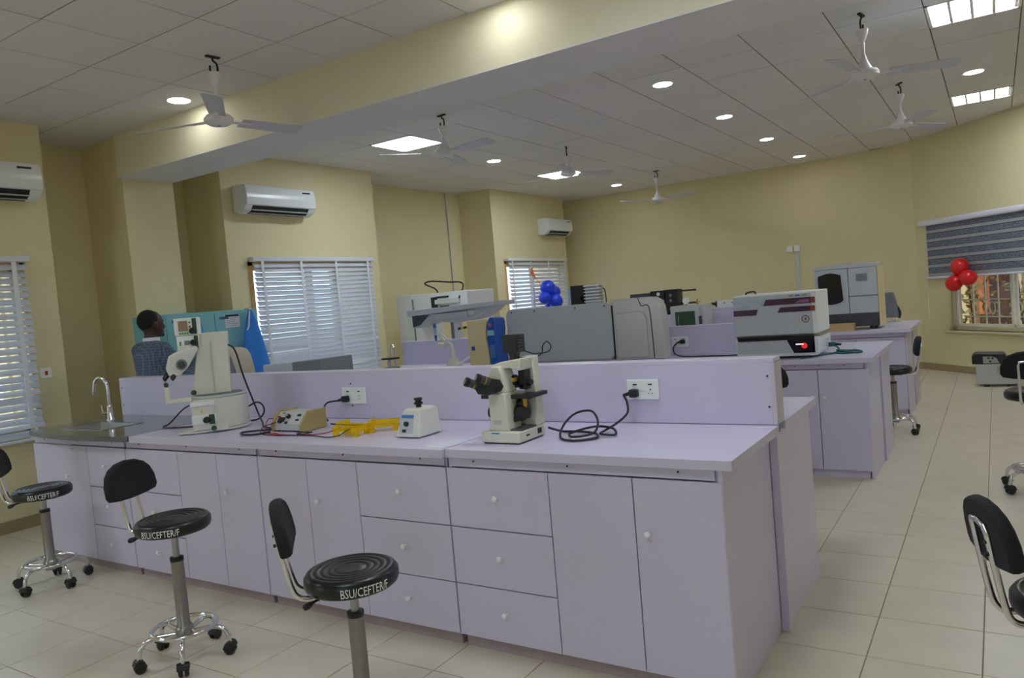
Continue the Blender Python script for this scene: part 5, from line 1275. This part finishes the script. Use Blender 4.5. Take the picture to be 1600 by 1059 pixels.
STOOLS = [  # x, y, seat height, direction of the backrest, leg twist, lettering angle, label
    (-2.0, 1.905, .65, 226, 20, 331, 'black lab stool closest to the middle of the picture'),
    (-3.31, 2.06, .68, 198, 52, 306, 'black lab stool in front of the near bench drawers'),
    (-5.17, 2.36, .635, 232, 58, 336, 'black lab stool at the left in front of the sink'),
    (.155, 2.55, .61, 201, 10, None, 'black lab stool cut by the right edge, nearest one'),
    (.17, 6.02, .68, 262, 30, None, 'black lab stool at the right edge beside the aisle'),
    (-.87, 7.93, .63, 8, 30, None, 'black lab stool between second and third bench'),
    (-1.47, 5.45, .70, 300, 5, None, 'black lab stool hidden behind the near bench end')]
for i, (x, y, h, a, tw, la, lb) in enumerate(STOOLS):
    o = proto if i == 0 else copy_tree(proto)
    o['label'] = lb; o.location = (x, y, 0); o.rotation_euler = (0, 0, R(a))
    for ch in o.children:
        if ch.get('up'): ch.location.z = h
        else: ch.rotation_euler = (0, 0, R(tw))
        if ch.name.startswith('seat') and not ch.name.startswith('seat_plate') and la is not None: SEATS.append((ch, la-a))
for ch, a in SEATS:
    vs, fs = lettering(ch, a)
    link('lettering', MB().add(vs, fs).mesh('lettering', 'plate', smooth=False), ch)
for o in bpy.data.objects:
    if 'up' in o: del o['up']

# ================================================================== PERSON
def remeshed(name, mb, voxel, mt, smooth_it=4):
    me = mb.mesh(name, mt); tmp = bpy.data.objects.new('tmp', me); COL.objects.link(tmp)
    r_ = tmp.modifiers.new('r', 'REMESH'); r_.mode = 'VOXEL'; r_.voxel_size = voxel; r_.use_smooth_shade = True
    s_ = tmp.modifiers.new('s', 'SMOOTH'); s_.iterations = smooth_it; s_.factor = .5
    dg = bpy.context.evaluated_depsgraph_get()
    out = bpy.data.meshes.new_from_object(tmp.evaluated_get(dg)); out.name = name
    bpy.data.objects.remove(tmp)
    if not out.materials: out.materials.append(MATS[mt])
    return out
def ell(z, cx, cy, rx, ry, n=28):
    return [(cx+rx*math.cos(2*math.pi*k/n), cy+ry*math.sin(2*math.pi*k/n), z) for k in range(n)]
PX, PY = -6.19, 3.84
pe = Thing('person', 'person in grey checked jacket reaching towards the teal locker', 'person', (PX, PY, 0))
pe.o.rotation_euler = (0, 0, R(-4))
pe.loc = Vector((0,0,0))
# faces +Y; right side is +X
ARM_R = [(.185,-.01,1.40),(.225,.06,1.27),(.235,.14,1.15),(.20,.26,1.22),(.165,.36,1.30)]
ARM_L = [(-.185,-.01,1.40),(-.215,.02,1.25),(-.22,.08,1.12),(-.17,.20,1.10),(-.11,.31,1.15)]
body = MB()
body.loft([ell(.90,0,0,.155,.105), ell(1.0,0,0,.14,.10), ell(1.1,0,0,.14,.10), ell(1.25,0,.0,.165,.115), ell(1.36,0,-.005,.175,.11), ell(1.42,0,-.01,.13,.085), ell(1.47,0,-.005,.062,.062), ell(1.55,0,.008,.055,.06)])
body.ball((0,.022,1.622), .076, .095, .118); body.ball((0,-.01,1.645), .079, .09, .095); body.ball((0,.045,1.56), .056, .062, .062)
body.ball((0,.118,1.60), .013, .018, .024); body.ball((0,.122,1.588), .018, .013, .011); body.ball((0,.108,1.555), .024, .012, .011); body.ball((0,.10,1.525), .024, .02, .018); body.ball((0,.098,1.648), .05, .018, .012)
for s in (-1, 1): body.ball((s*.079,.005,1.61), .009, .021, .032)
for s, A_ in ((1, ARM_R), (-1, ARM_L)):
    body.tube(spline(A_, 4), [.052,.05,.048,.046,.044,.043,.042,.041,.042,.041,.04,.038,.036,.034,.031,.029,.027], 14)
    body.tube(spline([(s*.085,0,.95),(s*.095,.012,.72),(s*.095,.02,.50),(s*.095,-.01,.30),(s*.095,-.015,.08)], 4), [.088,.086,.082,.078,.074,.068,.062,.058,.056,.058,.056,.05,.045,.04,.037,.036,.036], 14)
    body.ball((s*.095,.06,.045), .042, .125, .04)
    h = Vector(A_[-1]); d_ = (h-Vector(A_[-2])).normalized(); sd_ = d_.cross(Vector((0,0,1))).normalized(); up_ = sd_.cross(d_)
    o_ = len(body.v); body.ball((0,0,0), .042, .05, .018)
    Mh = Matrix((( sd_.x, d_.x, up_.x, (h+d_*.045).x), (sd_.y, d_.y, up_.y, (h+d_*.045).y), (sd_.z, d_.z, up_.z, (h+d_*.045).z), (0,0,0,1))); body.xf(Mh, o_)
    for k, (off, ln) in enumerate(((-.030,.062),(-.010,.074),(.010,.070),(.029,.055))):
        p = h+d_*.085+sd_*off
        body.tube([p, p+d_*ln*.45-up_*.006, p+d_*ln*.75-up_*.02, p+d_*ln*.9-up_*.036], [.0095,.009,.0085,.007], 8)
    p = h+d_*.03-sd_*s*.036; body.tube([p, p+d_*.03-sd_*s*.022-up_*.008, p+d_*.055-sd_*s*.022-up_*.018], [.0125,.011,.008], 8)
bo = link('body', remeshed('body', body, .0075, 'skin'), pe.o)
hair = MB(); hair.ball((0,-.012,1.652), .0825, .093, .098, n=28, m=18)
hair.v = [(x, y, max(z, 1.572+.55*max(0, y+.05))) for x, y, z in hair.v]
pe.part('hair', hair, 'hair')
for s in (-1, 1): pe.part('eye', MB().ball((s*.032,.097,1.622), .011, .008, .008, n=12, m=8), 'eyewhite')
jk = MB()
jk.loft([ell(.78,0,0,.19,.135), ell(.92,0,0,.182,.135), ell(1.05,0,0,.168,.128), ell(1.2,0,0,.186,.138), ell(1.34,0,-.008,.205,.138), ell(1.415,0,-.015,.165,.105), ell(1.45,0,-.012,.095,.082), ell(1.48,0,-.012,.076,.075)])
for A_ in (ARM_R, ARM_L):
    pts = spline(A_, 4)[:15]; jk.tube(pts, [.074,.072,.07,.068,.066,.064,.062,.061,.06,.058,.056,.054,.052,.05,.049], 16); jk.ball(A_[0], .078, .075, .07)
link('jacket', remeshed('jacket', jk, .011, 'jacket', 3), pe.o)
co = MB(); co.loft([ell(1.462,0,-.006,.074,.074), ell(1.505,0,.0,.066,.068), ell(1.508,0,.0,.06,.062)]); pe.part('shirt_collar', co, 'shirt')
tr2 = MB(); tr2.loft([ell(.80,0,0,.17,.122), ell(.98,0,0,.16,.118)])
for s in (-1, 1): tr2.tube(spline([(s*.085,0,.95),(s*.095,.012,.72),(s*.095,.02,.50),(s*.095,-.01,.30),(s*.095,-.01,.07)], 4), [.098]*3+[.094]*3+[.088]*3+[.08]*4+[.074]*4, 16)
link('trousers', remeshed('trousers', tr2, .012, 'trouser', 3), pe.o)
for s in (-1, 1):
    sh_ = MB(); sh_.loft([[(s*.095+a*.05, .055+b*.14, z) for a, b in ((math.cos(2*math.pi*k/24), math.sin(2*math.pi*k/24)) for k in range(24))] for z in (.0, .03)]+[[(s*.095+a*.046, .045+b*.12, .075) for a, b in ((math.cos(2*math.pi*k/24), math.sin(2*math.pi*k/24)) for k in range(24))], [(s*.095+a*.04, -.015+b*.055, .115) for a, b in ((math.cos(2*math.pi*k/24), math.sin(2*math.pi*k/24)) for k in range(24))]])
    pe.part('shoe', sh_, 'shoe')
